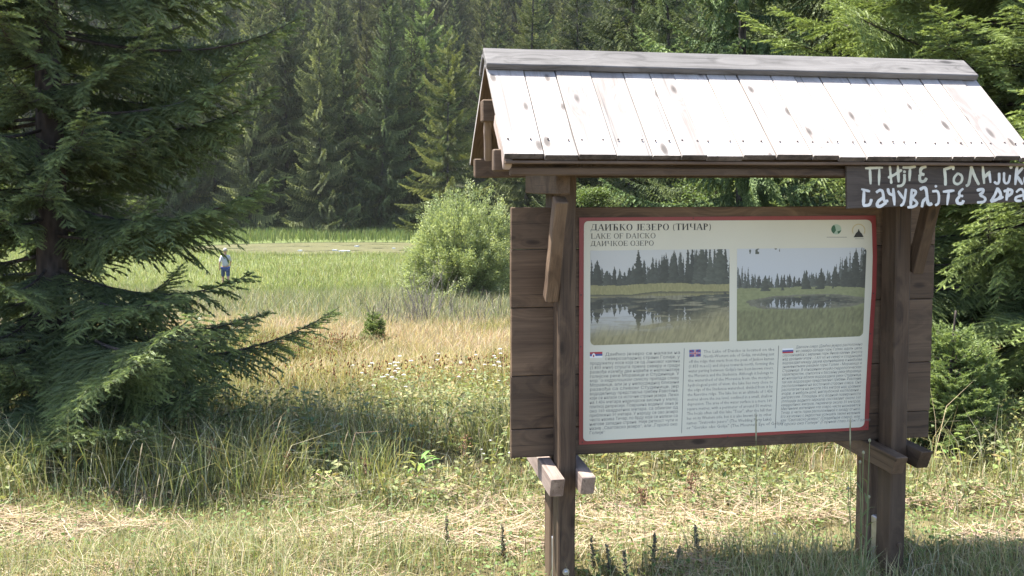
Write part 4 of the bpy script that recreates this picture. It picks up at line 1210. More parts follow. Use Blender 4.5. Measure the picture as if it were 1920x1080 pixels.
# the big spruce at the left edge of the meadow
LX, LY = (97 - 960) / F_PX * 6.0, 5.95
def lskip(z, wx, wy):
    k = 1.0
    if wy < -0.35: k *= 0.58                      # kept short towards the mown path
    if wy > 0.25: k *= 0.68
    if wx > 0.3:
        k *= 0.93 if z < 0.95 else (0.70 if z < 1.45 else 1.0)
        if wx > 0.55 and z < 1.5: k = max(k, 1.02 if z < 0.9 else 0.68)
    return k
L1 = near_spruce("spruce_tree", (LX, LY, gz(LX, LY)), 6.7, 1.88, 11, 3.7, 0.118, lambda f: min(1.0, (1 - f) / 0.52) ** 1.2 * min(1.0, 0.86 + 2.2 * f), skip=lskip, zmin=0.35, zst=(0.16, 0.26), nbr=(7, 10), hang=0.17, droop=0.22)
tag(L1, "tall dark spruce beside the meadow, its lower boughs spreading over the grass", "spruce", "spruces near the path")
# the spruce behind the right end of the shelter
RX, RY = 4.25, 7.35
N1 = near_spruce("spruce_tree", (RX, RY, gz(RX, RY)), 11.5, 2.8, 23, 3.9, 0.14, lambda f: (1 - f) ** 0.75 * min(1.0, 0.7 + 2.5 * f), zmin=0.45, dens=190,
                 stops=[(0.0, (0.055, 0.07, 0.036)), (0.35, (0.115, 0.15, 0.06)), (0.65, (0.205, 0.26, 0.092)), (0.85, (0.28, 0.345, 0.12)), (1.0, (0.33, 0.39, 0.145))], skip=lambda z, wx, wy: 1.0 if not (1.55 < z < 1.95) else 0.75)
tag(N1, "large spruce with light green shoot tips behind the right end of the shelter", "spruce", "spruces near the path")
# young spruces
def young(name, x, y, H, Rb, seed, label, grp):
    t = near_spruce(name, (x, y, gz(x, y)), H, Rb, seed, H, 0.018 * H + 0.008, lambda f: (1 - f) ** 0.8, zmin=0.05, dens=260, zst=(0.035, 0.06), nbr=(5, 8), pitch=(0.25, 0.75), hang=0.02, droop=0.03,
                    stops=[(0.0, (0.07, 0.095, 0.04)), (0.5, (0.155, 0.21, 0.075)), (1.0, (0.27, 0.33, 0.12))])
    tag(t, label, "young spruce", grp)
    return t
x, y = 2.75, 5.6
young("spruce_sapling", x, y, 0.86, 0.42, 5, "knee-high bright green spruce sapling right of the shelter post", "spruce saplings")
x, y = (700 - 960) / F_PX * 13.6, 13.6
young("spruce_sapling", x, y, 0.72, 0.27, 6, "small lone spruce sapling standing in the straw-coloured meadow", "spruce saplings")

# forest: kinds of spruce, copied about
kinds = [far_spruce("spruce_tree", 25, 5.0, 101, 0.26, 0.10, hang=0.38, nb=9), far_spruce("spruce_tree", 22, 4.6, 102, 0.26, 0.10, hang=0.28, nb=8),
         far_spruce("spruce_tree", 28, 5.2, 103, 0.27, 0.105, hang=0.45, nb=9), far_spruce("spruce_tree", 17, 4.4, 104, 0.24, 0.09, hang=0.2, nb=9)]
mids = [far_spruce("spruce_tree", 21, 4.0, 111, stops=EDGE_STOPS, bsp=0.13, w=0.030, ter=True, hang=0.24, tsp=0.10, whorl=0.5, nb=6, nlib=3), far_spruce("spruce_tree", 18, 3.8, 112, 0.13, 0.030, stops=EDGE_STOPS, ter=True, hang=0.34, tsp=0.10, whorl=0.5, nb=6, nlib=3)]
used = set()
def plant(proto, x, y, s, rz, label, grp, dz=0.0, cat="spruce"):
    o = proto if id(proto) not in used else copy_tree(proto)
    used.add(id(proto))
    o.location = (x, y, gz(x, y) - 0.1 + dz); o.scale = (s * rsF.uniform(0.92, 1.08), s * rsF.uniform(0.92, 1.08), s); o.rotation_euler = (R(rsF.normal(0, 1.2)), R(rsF.normal(0, 1.2)), rz)
    tag(o, label, cat, grp)
    return o
def pxx(px, y): return (px - 960) / F_PX * y
# the front row beyond the pond, left of the shelter
front = [(-160, 80, 0), (-40, 84, 2), (70, 82, 1), (170, 86, 0), (262, 88, 3), (330, 90, 0), (405, 92, 1), (470, 88, 2), (540, 90, 0), (600, 86, 1), (655, 88, 3), (712, 88, 0), (765, 90, 1), (1010, 84, 0)]
for px, y, k in front:
    plant(kinds[k], pxx(px, y), y, rsF.uniform(0.85, 1.12), rsF.uniform(0, 6.28), "dark spruce in the front row of the forest wall beyond the pond", "forest spruces beyond the pond")
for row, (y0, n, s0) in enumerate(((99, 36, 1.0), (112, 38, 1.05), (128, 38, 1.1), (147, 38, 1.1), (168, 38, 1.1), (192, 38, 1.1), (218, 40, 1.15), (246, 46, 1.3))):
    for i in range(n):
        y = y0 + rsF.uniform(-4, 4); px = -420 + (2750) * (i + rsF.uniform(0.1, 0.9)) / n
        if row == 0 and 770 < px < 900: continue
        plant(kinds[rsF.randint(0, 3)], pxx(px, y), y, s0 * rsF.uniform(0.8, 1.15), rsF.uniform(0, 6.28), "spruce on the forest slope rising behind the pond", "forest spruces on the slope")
for px, y, k in ((647, 142, 2), (822, 150, 2), (735, 160, 2), (560, 150, 2), (905, 156, 2), (965, 148, 2), (1015, 154, 2), (1062, 150, 2), (1110, 158, 2)):
    plant(kinds[k], pxx(px, y), y, 1.45, rsF.uniform(0, 6), "very tall spruce high on the forest slope above the roof's left end", "tallest spruces on the slope")
# nearer trees along the right-hand edge of the meadow (seen above and below the shelter roof)
right = [(985, 52, 0), (1085, 43, 1), (1180, 38, 0), (1275, 34, 1), (1385, 31, 0), (1500, 27, 1), (1640, 22, 0), (1130, 58, 1), (1330, 50, 0), (1560, 42, 1), (1750, 30, 1), (1900, 26, 0), (2060, 22, 1), (1240, 66, 0), (1440, 60, 1), (2250, 26, 0)]
for px, y, k in right:
    plant(mids[k], pxx(px, y), y, rsF.uniform(0.85, 1.1), rsF.uniform(0, 6.28), "spruce with drooping boughs at the forest edge behind the shelter", "forest-edge spruces behind the shelter")
# the one whose yellow-green boughs show over the roof's right half
o = plant(mids[1], 3.15, 12.4, 0.62, 1.0, "lighter spruce drooping over the right half of the shelter roof", "spruces near the path")
# trees to the left of and behind the big spruce
for (x, y, k, s) in ((-9.5, 12, 0, 0.7), (-13, 20, 1, 0.8), (-21, 30, 0, 0.9)):
    plant(mids[k], x, y, s, rsF.uniform(0, 6), "spruce at the left edge of the meadow behind the big spruce", "spruces at the left edge of the meadow")

# broadleaf trees: leaf sprays in tiers on limbs
def leaf_quads(c, d, n, ln, wd, tint, rs):
    """folded leaf lozenges: centre, direction, normal"""
    s = unit(np.cross(d, n)); k = len(c)
    h = (ln * 0.5)[:, None]; w = (wd * 0.5)[:, None]
    nn = unit(np.cross(s, d))
    V = np.stack([c - d * h, c - s * w + nn * w * 0.35, c + d * h, c + s * w + nn * w * 0.35], 1)
    b = np.arange(k)[:, None] * 4
    return V.reshape(-1, 3), np.concatenate([b + [0, 1, 2], b + [0, 2, 3]]), np.repeat(tint, 4)
def broadleaf(name, H, Rb, seed, nlimb, nleaf, ls, stops, tier=0.35, zlo=0.12, aspect=0.55, flat=0.5):
    rs = np.random.RandomState(seed); W = []; C, D, Nn, TT = [], [], [], []
    for i in range(nlimb):
        f = zlo + (1 - zlo) * (i + rs.rand()) / nlimb
        yaw = i * 2.4 + rs.normal(0, 0.3)
        env = math.sin(math.pi * min(1, (f * 0.86 + 0.14))) ** 0.65
        Lb = Rb * env * rs.uniform(0.65, 1.1); pit = 0.15 + 0.8 * f + rs.normal(0, 0.1)
        p = np.array([0, 0, f * H * 0.92]); dirv = np.array([math.cos(yaw) * math.cos(pit), math.sin(yaw) * math.cos(pit), math.sin(pit)])
        m = 6; q = p.copy()
        for k in range(m):
            dirv = dirv + rs.normal(0, 0.10, 3) + np.array([0, 0, -0.05 if flat > .4 else 0.03]); dirv /= np.linalg.norm(dirv)
            q2 = q + dirv * Lb / m
            r = 0.012 * H * (1 - f * 0.8) * 0.35 * (1 - k / m) + 0.01
            W.append((q.copy(), q2.copy(), r, r * 0.8)); q = q2
            if k >= 1:
                nn = int(nleaf / nlimb / 5)
                spread = 0.16 * Rb * (1.2 - 0.5 * k / m)
                off = rs.normal(0, 1, (nn, 3)) * np.array([spread, spread, spread * (1 - flat)])
                C.append(q + off); a = rs.rand(nn) * 6.28
                D.append(unit(np.stack([np.cos(a), np.sin(a), rs.normal(-0.2, 0.3, nn)], 1))); Nn.append(unit(np.stack([rs.normal(0, .4, nn), rs.normal(0, .4, nn), np.ones(nn)], 1)))
                TT.append(np.clip(rs.normal(0.5, 0.16, nn) + rs.normal(0, .10), 0, 1))
    C, D, Nn, TT = map(np.concatenate, (C, D, Nn, TT)); n = len(C)
    V, T_, t = leaf_quads(C, D, Nn, ls * rs.uniform(0.7, 1.2, n), ls * aspect * rs.uniform(0.7, 1.2, n), TT, rs)
    root = empty(name, (0, 0, 0))
    link("crown", np_mesh("crown", V, T_, vattrs={"col": lerp_cols(t, stops)}), M_leaf, root)
    tr = trunk_mesh("trunk", H * 0.95, 0.011 * H, rs, n=8, rings=10, flare=1.3, mat=M_bark); tr.parent = root
    Vw, Tw = wood_tris(W, 4); link("limbs", np_mesh("limbs", Vw, Tw), M_bark, root)
    return root
BEECH = [(0.0, (0.05, 0.08, 0.024)), (0.5, (0.10, 0.145, 0.042)), (1.0, (0.17, 0.21, 0.07))]
fir = far_spruce("fir_tree", 19, 4.6, 131, 0.28, 0.12, hang=0.10, stops=[(0.0, (0.04, 0.055, 0.024)), (0.4, (0.105, 0.135, 0.045)), (0.7, (0.20, 0.235, 0.072)), (1.0, (0.30, 0.33, 0.11))], whorl=1.15, nb=9, droop=0.12, prof=0.42)
plant(fir, pxx(838, 80), 80, 0.95, 0.5, "yellow-green fir with open tiers left of the shelter roof, above the round willow", "firs in the forest wall", cat="fir")
plant(fir, pxx(800, 100), 100, 1.2, 2.5, "taller yellow-green fir rising behind the front row of dark spruces", "firs in the forest wall", cat="fir")
b2 = broadleaf("beech_sapling", 4.6, 1.7, 32, 26, 9000, 0.11, BEECH, flat=0.6)
plant(b2, pxx(1345, 27), 27, 1.0, 0.5, "light green young beech seen through the gap under the roof, centre of the gap", "young beeches behind the shelter", cat="beech")
plant(b2, pxx(1120, 34), 34, 0.9, 2.2, "light green young beech seen through the gap under the roof, left end of the gap", "young beeches behind the shelter", cat="beech")

# the round willow on the meadow
def willow(seed=3):
    rs = np.random.RandomState(seed); W = []; C, D, Nn, TT = [], [], [], []
    H, Rx = 3.15, 1.95
    for i in range(300):
        a = rs.rand() * 6.28; q = rs.rand() ** 0.5
        # direction inside a dome
        el = math.acos(min(0.995, q)) if rs.rand() < 0.8 else rs.uniform(0.05, 1.5)
        base = np.array([rs.normal(0, 0.22), rs.normal(0, 0.22), 0.0])
        dome = lambda e: 1 / math.sqrt((math.cos(e) / Rx) ** 2 + (math.sin(e) / H) ** 2)
        Lb = dome(el) * rs.uniform(0.87, 1.02) * (1 + 0.07 * math.sin(a * 3 + 1) + 0.05 * math.sin(a * 7))
        tip = np.array([math.cos(a) * math.cos(el) * Lb, math.sin(a) * math.cos(el) * Lb, math.sin(el) * Lb + 0.15])
        ctrl = tip * np.array([0.45, 0.45, 0.6]) + np.array([0, 0, 0.35])
        prev = base; m = 9; stint = rs.normal(0, 0.17)
        for k in range(1, m + 1):
            t = k / m; p = (1 - t) ** 2 * base + 2 * t * (1 - t) * ctrl + t * t * tip
            if k > m - 2: p = p + np.array([0, 0, 0.06 * (k - m + 2)])
            W.append((prev, p, 0.014 * (1 - t) + 0.003, 0.014 * (1 - t) + 0.002))
            if t > 0.35:
                n = int(22 + 50 * t); f = rs.rand(n)[:, None]
                d0 = unit((p - prev)[None])
                c = prev + (p - prev) * f + rs.normal(0, 0.085 * (1.25 - 0.75 * t) + 0.02, (n, 3))
                dd = unit(d0 + rs.normal(0, 0.55, (n, 3)))
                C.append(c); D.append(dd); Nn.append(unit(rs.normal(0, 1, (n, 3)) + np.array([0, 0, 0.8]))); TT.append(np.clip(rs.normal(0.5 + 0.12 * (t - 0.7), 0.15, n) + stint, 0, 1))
            prev = p
    C, D, Nn, TT = map(np.concatenate, (C, D, Nn, TT)); n = len(C)
    V, T_, t = leaf_quads(C, D, Nn, 0.075 * rs.uniform(0.7, 1.3, n), 0.024 * rs.uniform(0.7, 1.3, n), TT, rs)
    y = 25.5; x = pxx(868, y)
    root = empty("willow_bush", (x, y, gz(x, y)))
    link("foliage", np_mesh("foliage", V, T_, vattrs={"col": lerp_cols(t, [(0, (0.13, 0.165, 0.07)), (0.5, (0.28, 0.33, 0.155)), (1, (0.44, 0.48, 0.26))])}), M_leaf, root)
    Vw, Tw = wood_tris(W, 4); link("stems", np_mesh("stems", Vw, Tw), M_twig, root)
    tag(root, "round pale green willow bush on the meadow left of the shelter", "bush")
willow()

# dead grey shrubs before the willow
def dead_shrub(seed, H):
    rs = np.random.RandomState(seed); W = []
    def grow(p, d, L, r, dep):
        m = 5
        for k in range(m):
            d = d + rs.normal(0, 0.13, 3) + np.array([0, 0, 0.05]); d = d / np.linalg.norm(d)
            q = p + d * L / m; r2 = r * 0.86
            W.append((p, q, r, r2)); p, r = q, r2
            if dep < 2 and k > 0 and rs.rand() < 0.75:
                e = d + rs.normal(0, 0.42, 3); grow(p, e / np.linalg.norm(e), L * rs.uniform(0.25, 0.5), r * 0.6, dep + 1)
    for i in range(11):
        a = rs.rand() * 6.28; grow(np.array([rs.normal(0, .06), rs.normal(0, .06), -0.05]), unit(np.array([math.cos(a) * 0.3, math.sin(a) * 0.3, 1.0])), H * rs.uniform(0.6, 1.05), 0.009, 0)
    V, T_ = wood_tris(W, 4)
    return link("dead_shrub", np_mesh("dead_shrub", V, T_, smooth=True), M_twig)
ds = [dead_shrub(1, 1.2), dead_shrub(2, 1.0), dead_shrub(3, 1.35)]
dused = set()
for i, (px, y, k, s) in enumerate(((700, 18.0, 0, 0.75), (728, 17.2, 1, 0.9), (757, 18.4, 2, 0.75), (790, 18.8, 0, 1.15), (803, 18.2, 2, 1.05), (775, 17.5, 1, 0.8), (840, 19.0, 1, 0.9), (905, 18.2, 0, 0.7), (872, 17.8, 1, 0.75), (935, 19.0, 2, 0.6))):
    o = ds[k] if k not in dused else ds[k].copy()
    if k in dused: COL.objects.link(o)
    dused.add(k); x = pxx(px, y)
    o.location = (x, y, gz(x, y)); o.scale = (s, s, s); o.rotation_euler = (0, 0, rsF.rand() * 6)
    tag(o, "leafless grey shrub in the tall grass before the round willow", "dead shrub", "dead grey shrubs before the willow")
# ------------------------------------------------------------------ meadow grasses and herbs
rsG = np.random.RandomState(2024)
def sample(y0, y1, n, marg=1.0, gamma=1.0, xmin=None, xmax=None):
    """points spread over the ground between two distances, a little wider than the view"""
    u = rsG.rand(n)
    y = np.sqrt(y0 ** 2 + u * (y1 ** 2 - y0 ** 2))
    hw = 0.575 * y + marg
    x = (rsG.rand(n) * 2 - 1) * hw
    if xmin is not None: x = np.maximum(x, xmin + 0 * x)
    return x, y
def pal(n, cols, wts, var=0.18):
    cols = np.array(cols); k = rsG.choice(len(cols), n, p=np.array(wts) / sum(wts))
    c = cols[k] * (1 + rsG.normal(0, var, (n, 1)))
    return np.clip(c * (1 + rsG.normal(0, 0.05, (n, 3))), 0.005, 0.9)
class Blades:
    def __init__(s): s.V, s.T, s.C, s.n = [], [], [], 0
    def _add(s, V, T_, C):
        s.V.append(V.reshape(-1, 3)); s.T.append(T_ + s.n); s.C.append(C); s.n += len(s.V[-1])
    def blades(s, x, y, h, w, col, lean=0.35, z0=None, flat=False):
        n = len(x); z = ground(x, y) - 0.01 if z0 is None else z0
        a = rsG.rand(n) * 6.283; la = np.abs(rsG.normal(lean, lean * 0.6, n))
        dx, dy = np.cos(a), np.sin(a); fa = rsG.rand(n) * 6.283
        wx, wy = np.cos(fa) * w * 0.5, np.sin(fa) * w * 0.5
        V = np.empty((n, 5, 3)); b = np.stack([x, y, z], 1); wv = np.stack([wx, wy, 0 * wx], 1)
        V[:, 0] = b - wv; V[:, 1] = b + wv
        m = b + np.stack([dx * la * h * 0.32, dy * la * h * 0.32, h * 0.58], 1)
        V[:, 2] = m - wv * 0.85; V[:, 3] = m + wv * 0.85
        V[:, 4] = b + np.stack([dx * la * h * 1.1, dy * la * h * 1.1, h * (1.02 - 0.35 * np.minimum(la, 1.2))], 1)
        k = np.arange(n)[:, None] * 5
        T_ = np.concatenate([k + [0, 1, 3], k + [0, 3, 2], k + [2, 3, 4]])
        s._add(V, T_, np.repeat(col, 5, 0))
    def litter(s, x, y, ln, w, col, lift=0.03):
        n = len(x); z = ground(x, y); a = rsG.normal(0.15, 0.8, n); e = rsG.normal(0, 0.16, n)
        d = np.stack([np.cos(a) * np.cos(e), np.sin(a) * np.cos(e), np.sin(e)], 1) * (ln * 0.5)[:, None]
        c = np.stack([x, y, z + 0.008 + rsG.rand(n) ** 2 * lift + np.abs(d[:, 2])], 1)
        wv = np.stack([-np.sin(a), np.cos(a), 0.4 * rsG.normal(size=n)], 1) * (w * 0.5)[:, None]
        V = np.stack([c - d - wv, c - d + wv, c + d + wv * 0.6, c + d - wv * 0.6], 1)
        k = np.arange(n)[:, None] * 4
        s._add(V, np.concatenate([k + [0, 1, 2], k + [0, 2, 3]]), np.repeat(col, 4, 0))
    def leaves(s, c, ln, wd, col, tilt=0.6):
        n = len(c); a = rsG.rand(n) * 6.283; e = rsG.normal(0.15, 0.35, n)
        d = np.stack([np.cos(a) * np.cos(e), np.sin(a) * np.cos(e), np.sin(e)], 1)
        nn = unit(np.stack([rsG.normal(0, tilt, n), rsG.normal(0, tilt, n), np.ones(n)], 1))
        V, T_, _ = leaf_quads(c, d, nn, ln, wd, np.zeros(n), rsG)
        s._add(V, T_, np.repeat(col, 4, 0))
    def heads(s, x, y, z, r, h, col):
        """small seed or flower heads: stubby three-sided spindles"""
        n = len(x); V = np.empty((n, 5, 3)); b = np.stack([x, y, z], 1); ph = rsG.rand(n) * 6.28
        V[:, 0] = b
        for k in range(3):
            V[:, 1 + k] = b + np.stack([np.cos(ph + k * 2.094) * r, np.sin(ph + k * 2.094) * r, h * 0.45], 1)
        V[:, 4] = b + np.stack([0 * r, 0 * r, h], 1)
        k = np.arange(n)[:, None] * 5
        T_ = np.concatenate([k + [0, 1, 2], k + [0, 2, 3], k + [0, 3, 1], k + [4, 2, 1], k + [4, 3, 2], k + [4, 1, 3]])
        s._add(V, T_, np.repeat(col, 5, 0))
    def build(s, name, mat=None):
        o = link(name, np_mesh(name, np.concatenate(s.V), np.concatenate(s.T), vattrs={"col": np.concatenate(s.C)}), mat or M_grass)
        tag(o, kind="stuff"); return o
def keep(mask, *arrs): return [a[mask] for a in arrs]
def U(a, b, n): return rsG.uniform(a, b, n)
STRAW = (0.44, 0.37, 0.245); PINKSTRAW = (0.45, 0.335, 0.255); GOLD = (0.46, 0.385, 0.205); GRN = (0.14, 0.165, 0.065); LIME = (0.24, 0.255, 0.10); OLIVE = (0.22, 0.20, 0.085); RUST = (0.16, 0.065, 0.032); GREY = (0.24, 0.25, 0.16); PALE = (0.36, 0.35, 0.24); SEDGE = (0.21, 0.25, 0.095)

# mown verge in front
B = Blades()
x, y = sample(3.0, 5.0, 60000, 1.2); n = len(x)
p = fbm(x * 1.3 + 40, y * 1.7 + 40, 301); k = p > 0.25 * _sm(4.9, 4.2, y); x, y, p = keep(k, x, y, p); n = len(x)
B.blades(x, y, U(0.02, 0.11, n) * (0.1 + 1.9 * p) * (0.75 + 0.9 * _sm(4.0, 3.75, y)), U(0.002, 0.0042, n), pal(n, [(0.24, 0.255, 0.115), (0.16, 0.185, 0.08), (0.33, 0.31, 0.18), STRAW], [4, 2.6, 2.6, 2.6]), 0.6)
x, y = sample(3.0, 4.9, 34000, 1.2); p = fbm(x * 1.4 + 10, y * 3.0 + 90, 311)
k = p + 0.16 * np.exp(-((y - (4.14 + 0.16 * _sm(-0.5, 1.5, x)) - 0.05 * np.sin(x * 2)) / 0.17) ** 2) > 0.555; x, y = keep(k, x, y); n = len(x)
B.litter(x, y, U(0.05, 0.22, n), U(0.0018, 0.004, n), pal(n, [STRAW, PINKSTRAW, (0.50, 0.42, 0.30), (0.22, 0.15, 0.10)], [4, 3, 2, 1]))
x, y = sample(3.1, 4.9, 15000, 1.2); n = len(x)
B.leaves(np.stack([x, y, ground(x, y) + U(0.01, 0.06, n)], 1), U(0.012, 0.032, n), U(0.008, 0.018, n), pal(n, [(0.12, 0.18, 0.06), (0.18, 0.24, 0.085), (0.09, 0.14, 0.05)], [3, 3, 2]))
x, y = sample(3.1, 4.9, 2600, 1.2); n = len(x)
B.blades(x, y, U(0.10, 0.26, n), U(0.0016, 0.0028, n), pal(n, [PALE, STRAW, LIME, (0.14, 0.10, 0.06)], [3, 2, 3, 1]), 0.3)
B.build("mown_grass")

# lush strip behind the mown verge
B = Blades()
x, y = sample(4.3, 8.6, 84000, 1.5); p = fbm(x * 0.9 + 7, y * 0.9 + 3, 321)
edge = 4.48 + 0.26 * (fbm(x * 1.5 + 5, y * 0 + 2, 331) - 0.5) * 2
k = (y > edge) & (p > 0.28); x, y, p = keep(k, x, y, p); n = len(x); rp = _sm(0.0, 1.2, x)
h = U(0.07, 0.34, n) * (0.35 + 1.15 * p) * (0.45 + 0.55 * _sm(4.4, 5.6, y)) * (1 - 0.2 * rp)
B.blades(x, y, h, U(0.0028, 0.006, n), pal(n, [GRN, LIME, OLIVE, PALE, STRAW, RUST], [3, 3, 2.8, 2.4, 2.6, 0.8]), 0.55)
# herb leaves all through it
x, y = sample(4.42, 9.0, 76000, 1.5); p = fbm(x * 1.4 + 17, y * 1.4 + 33, 341); k = (p > 0.38) & (y < 7.6 + 1.4 * rsG.rand(len(y)) - 0.8 * _sm(-3, 0, x)); x, y, p = keep(k, x, y, p); n = len(x)
hz = U(0.02, 0.40, n) * (0.3 + 1.1 * p) * (0.40 + 0.60 * _sm(4.4, 5.6, y))
B.leaves(np.stack([x, y, ground(x, y) + hz], 1), U(0.018, 0.052, n), U(0.010, 0.026, n), pal(n, [(0.125, 0.155, 0.065), (0.18, 0.21, 0.085), (0.25, 0.265, 0.12), (0.29, 0.25, 0.11)], [3, 4, 3, 1.8]))
# taller ragged weeds in clumps right behind the cut edge
x, y = sample(4.5, 6.2, 30000, 1.5); p = fbm(x * 2.1 + 51, y * 2.1 + 13, 345); x, y, p = keep(p > 0.52, x, y, p); n = len(x)
B.blades(x, y, U(0.16, 0.46, n) * (0.4 + 1.1 * p), U(0.0026, 0.0055, n), pal(n, [LIME, OLIVE, PALE, GRN], [3, 2, 2, 2]), 0.5)
# tall leaning bents
x, y = sample(4.8, 8.0, 1500, 1.5); n = len(x)
B.blades(x, y, U(0.3, 0.62, n), U(0.0022, 0.0038, n), pal(n, [PALE, STRAW, LIME], [3, 3, 2]), 0.45)
B.build("tall_grass")

def golden(x, y):
    """where the grass has dried to straw: broad drifts on the meadow"""
    g = 0.95 * np.exp(-((x + 0.9) / 1.9) ** 2 - ((y - 12.6) / 2.3) ** 2) + 0.8 * np.exp(-((x + 4.6) / 2.2) ** 2 - ((y - 16.5) / 2.4) ** 2) + 0.8 * np.exp(-((x + 1.7) / 0.9) ** 2 - ((y - 9.7) / 0.7) ** 2)
    g = g + 0.7 * np.exp(-((x + 0.8) / 1.2) ** 2 - ((y - 10.2) / 0.9) ** 2) + 0.7 * np.exp(-((x - 3.5) / 3.5) ** 2 - ((y - 14.5) / 3.5) ** 2) + 0.6 * _sm(14, 16, y)
    return g + 2.2 * (fbm(x * 0.5 + 60, y * 0.65 + 21, 351) - 0.47) + 0.8 * (fbm(x * 2.2 + 6, y * 2.2 + 2, 355) - 0.47)
# olive and rusty meadow with straw patches
B = Blades()
x, y = sample(7.8, 14.0, 105000, 1.6); p = fbm(x * 0.42 + 60, y * 0.55 + 21, 351); q = fbm(x * 0.9 + 3, y * 1.2 + 9, 361); n = len(x)
g = golden(x, y) > rsG.normal(0.52, 0.10, n)
col = np.where(g[:, None], pal(n, [GOLD, STRAW, PINKSTRAW, LIME], [5, 3, 1.4, 1]), pal(n, [(0.23, 0.215, 0.085), (0.30, 0.27, 0.11), LIME, RUST, GOLD], [5, 4, 1.5, 1.2, 2.5]))
B.blades(x, y, U(0.12, 0.34, n) * (0.6 + 0.8 * q), U(0.004, 0.0085, n), col, 0.4)
x, y = sample(7.8, 13.5, 26000, 1.6); n = len(x); q = fbm(x * 1.1 + 31, y * 1.3 + 29, 371); k = (q > 0.46) & (golden(x, y) < 0.45); x, y, q = keep(k, x, y, q); n = len(x)
B.heads(x, y, ground(x, y) + U(0.10, 0.34, n), U(0.004, 0.009, n), U(0.02, 0.05, n), pal(n, [RUST, (0.22, 0.10, 0.045), (0.12, 0.06, 0.035)], [4, 3, 2]))
x, y = sample(7.8, 14, 18000, 1.6); x, y = keep((golden(x, y) < 0.42) & (fbm(x * 1.6 + 9, y * 1.6 + 4, 377) > .44), x, y); n = len(x)
B.leaves(np.stack([x, y, ground(x, y) + U(0.05, 0.28, n)], 1), U(0.02, 0.05, n), U(0.01, 0.024, n), pal(n, [OLIVE, LIME, (0.22, 0.21, 0.07), RUST], [4, 3, 3, 1]))
B.build("rough_grass")

# straw-coloured and pinkish hay beyond it
B = Blades()
x, y = sample(10.8, 20.5, 125000, 2.0); p = fbm(x * 0.35 + 11, y * 0.5 + 77, 381); n = len(x); r = _sm(1.0, 3.0, x + rsG.normal(0, .5, n))
f = _sm(0.30, 0.62, golden(x, y)); late = _sm(16.5, 19.8, y + 4 * (p - .5))
c = pal(n, [(0.47, 0.40, 0.25), PINKSTRAW, GOLD, PALE], [4, 6.5, 2, 2]); c2 = pal(n, [GREY, SEDGE, PALE], [4, 2, 3]); c3 = pal(n, [OLIVE, LIME, STRAW], [3, 2, 2])
u = rsG.rand(n); col = np.where((u < late * 0.8)[:, None], c2, np.where((u > f)[:, None], c3, c))
B.blades(x, y, U(0.18, 0.46, n) * (0.6 + 0.7 * p), U(0.006, 0.012, n), col, 0.35)
B.build("dry_hay_grass")

# grey-green tall grass round the willow
B = Blades()
x, y = sample(18.5, 36.0, 95000, 2.5); p = fbm(x * 0.25 + 5, y * 0.3 + 7, 391); n = len(x); far = _sm(25, 33, y + 5 * (p - .5))
u = rsG.rand(n)[:, None]; c1 = pal(n, [GREY, PALE, (0.19, 0.22, 0.10), STRAW], [4, 3, 3, 1.2]); c2 = pal(n, [SEDGE, (0.23, 0.265, 0.105), (0.19, 0.225, 0.085)], [3, 3, 2])
col = np.where(u < far[:, None], c2, c1)
B.blades(x, y, U(0.35, 0.85, n) * (0.45 + 0.9 * p) * (1 - 0.4 * far), U(0.009, 0.020, n), col, 0.28)
B.build("grey_meadow_grass")

# green sedge down to the pond and on its far bank
B = Blades()
x, y = sample(33.0, 64.5, 125000, 3.0); p = fbm(x * 0.12 + 5, y * 0.16 + 7, 401); n = len(x)
e = ((x - POND[0]) / (POND[2] * 1.06)) ** 2 + ((y - POND[1]) / (POND[3] * 1.06)) ** 2; k = e > 1; x, y, p = keep(k, x, y, p); n = len(x)
B.blades(x, y, U(0.2, 0.58, n) * (0.3 + 1.2 * p), U(0.013, 0.03, n), pal(n, [SEDGE, (0.25, 0.285, 0.115), (0.28, 0.29, 0.14), PALE], [4, 4, 3, 1.2]), 0.35)
x, y = sample(64.0, 92.0, 70000, 3.0); n = len(x)
e = ((x - POND[0]) / (POND[2] * 1.04)) ** 2 + ((y - POND[1]) / (POND[3] * 1.04)) ** 2; k = e > 1; x, y = keep(k, x, y); n = len(x)
B.blades(x, y, U(0.45, 1.05, n), U(0.03, 0.06, n), pal(n, [(0.15, 0.20, 0.075), (0.21, 0.25, 0.10), (0.12, 0.165, 0.058)], [4, 4, 2]), 0.22)
B.build("pond_sedge")
# ------------------------------------------------------------------ single plants one can point at
rsP = np.random.RandomState(99); rp = random.Random(99)
M_stalk = flat_mat("dry_stalk", (0.42, 0.34, 0.21), rough=0.8, var=0.2); M_gstalk = flat_mat("green_stalk", (0.13, 0.16, 0.07), rough=0.7, var=0.2)
M_rust = flat_mat("rusty_seeds", (0.17, 0.095, 0.055), rough=0.9, var=0.3, vscale=30); M_dseed = flat_mat("dark_seeds", (0.15, 0.125, 0.08), rough=0.9, var=0.4, vscale=40)
M_flower = flat_mat("white_petals", (0.74, 0.73, 0.70), rough=0.7, var=0.06); M_bud = flat_mat("pale_bud", (0.21, 0.21, 0.13), rough=0.8, var=0.2)
def stem_mb(H, r, lean, bend, n=8, m=None):
    m = m or MB(); pts = []; a = rp.uniform(0, 6.28)
    for k in range(n + 1):
        f = k / n; o = lean * f + bend * f * f
        pts.append(Vector((math.cos(a) * o * H, math.sin(a) * o * H, f * H)))
    m.tube(pts, [r * (1 - 0.6 * k / n) for k in range(n + 1)], n=5)
    return m, pts
def ground_thing(name, x, y, label, cat, grp):
    o = empty(name, (x, y, gz(x, y) - 0.01), rp.uniform(0, 6.28)); tag(o, label, cat, grp); return o
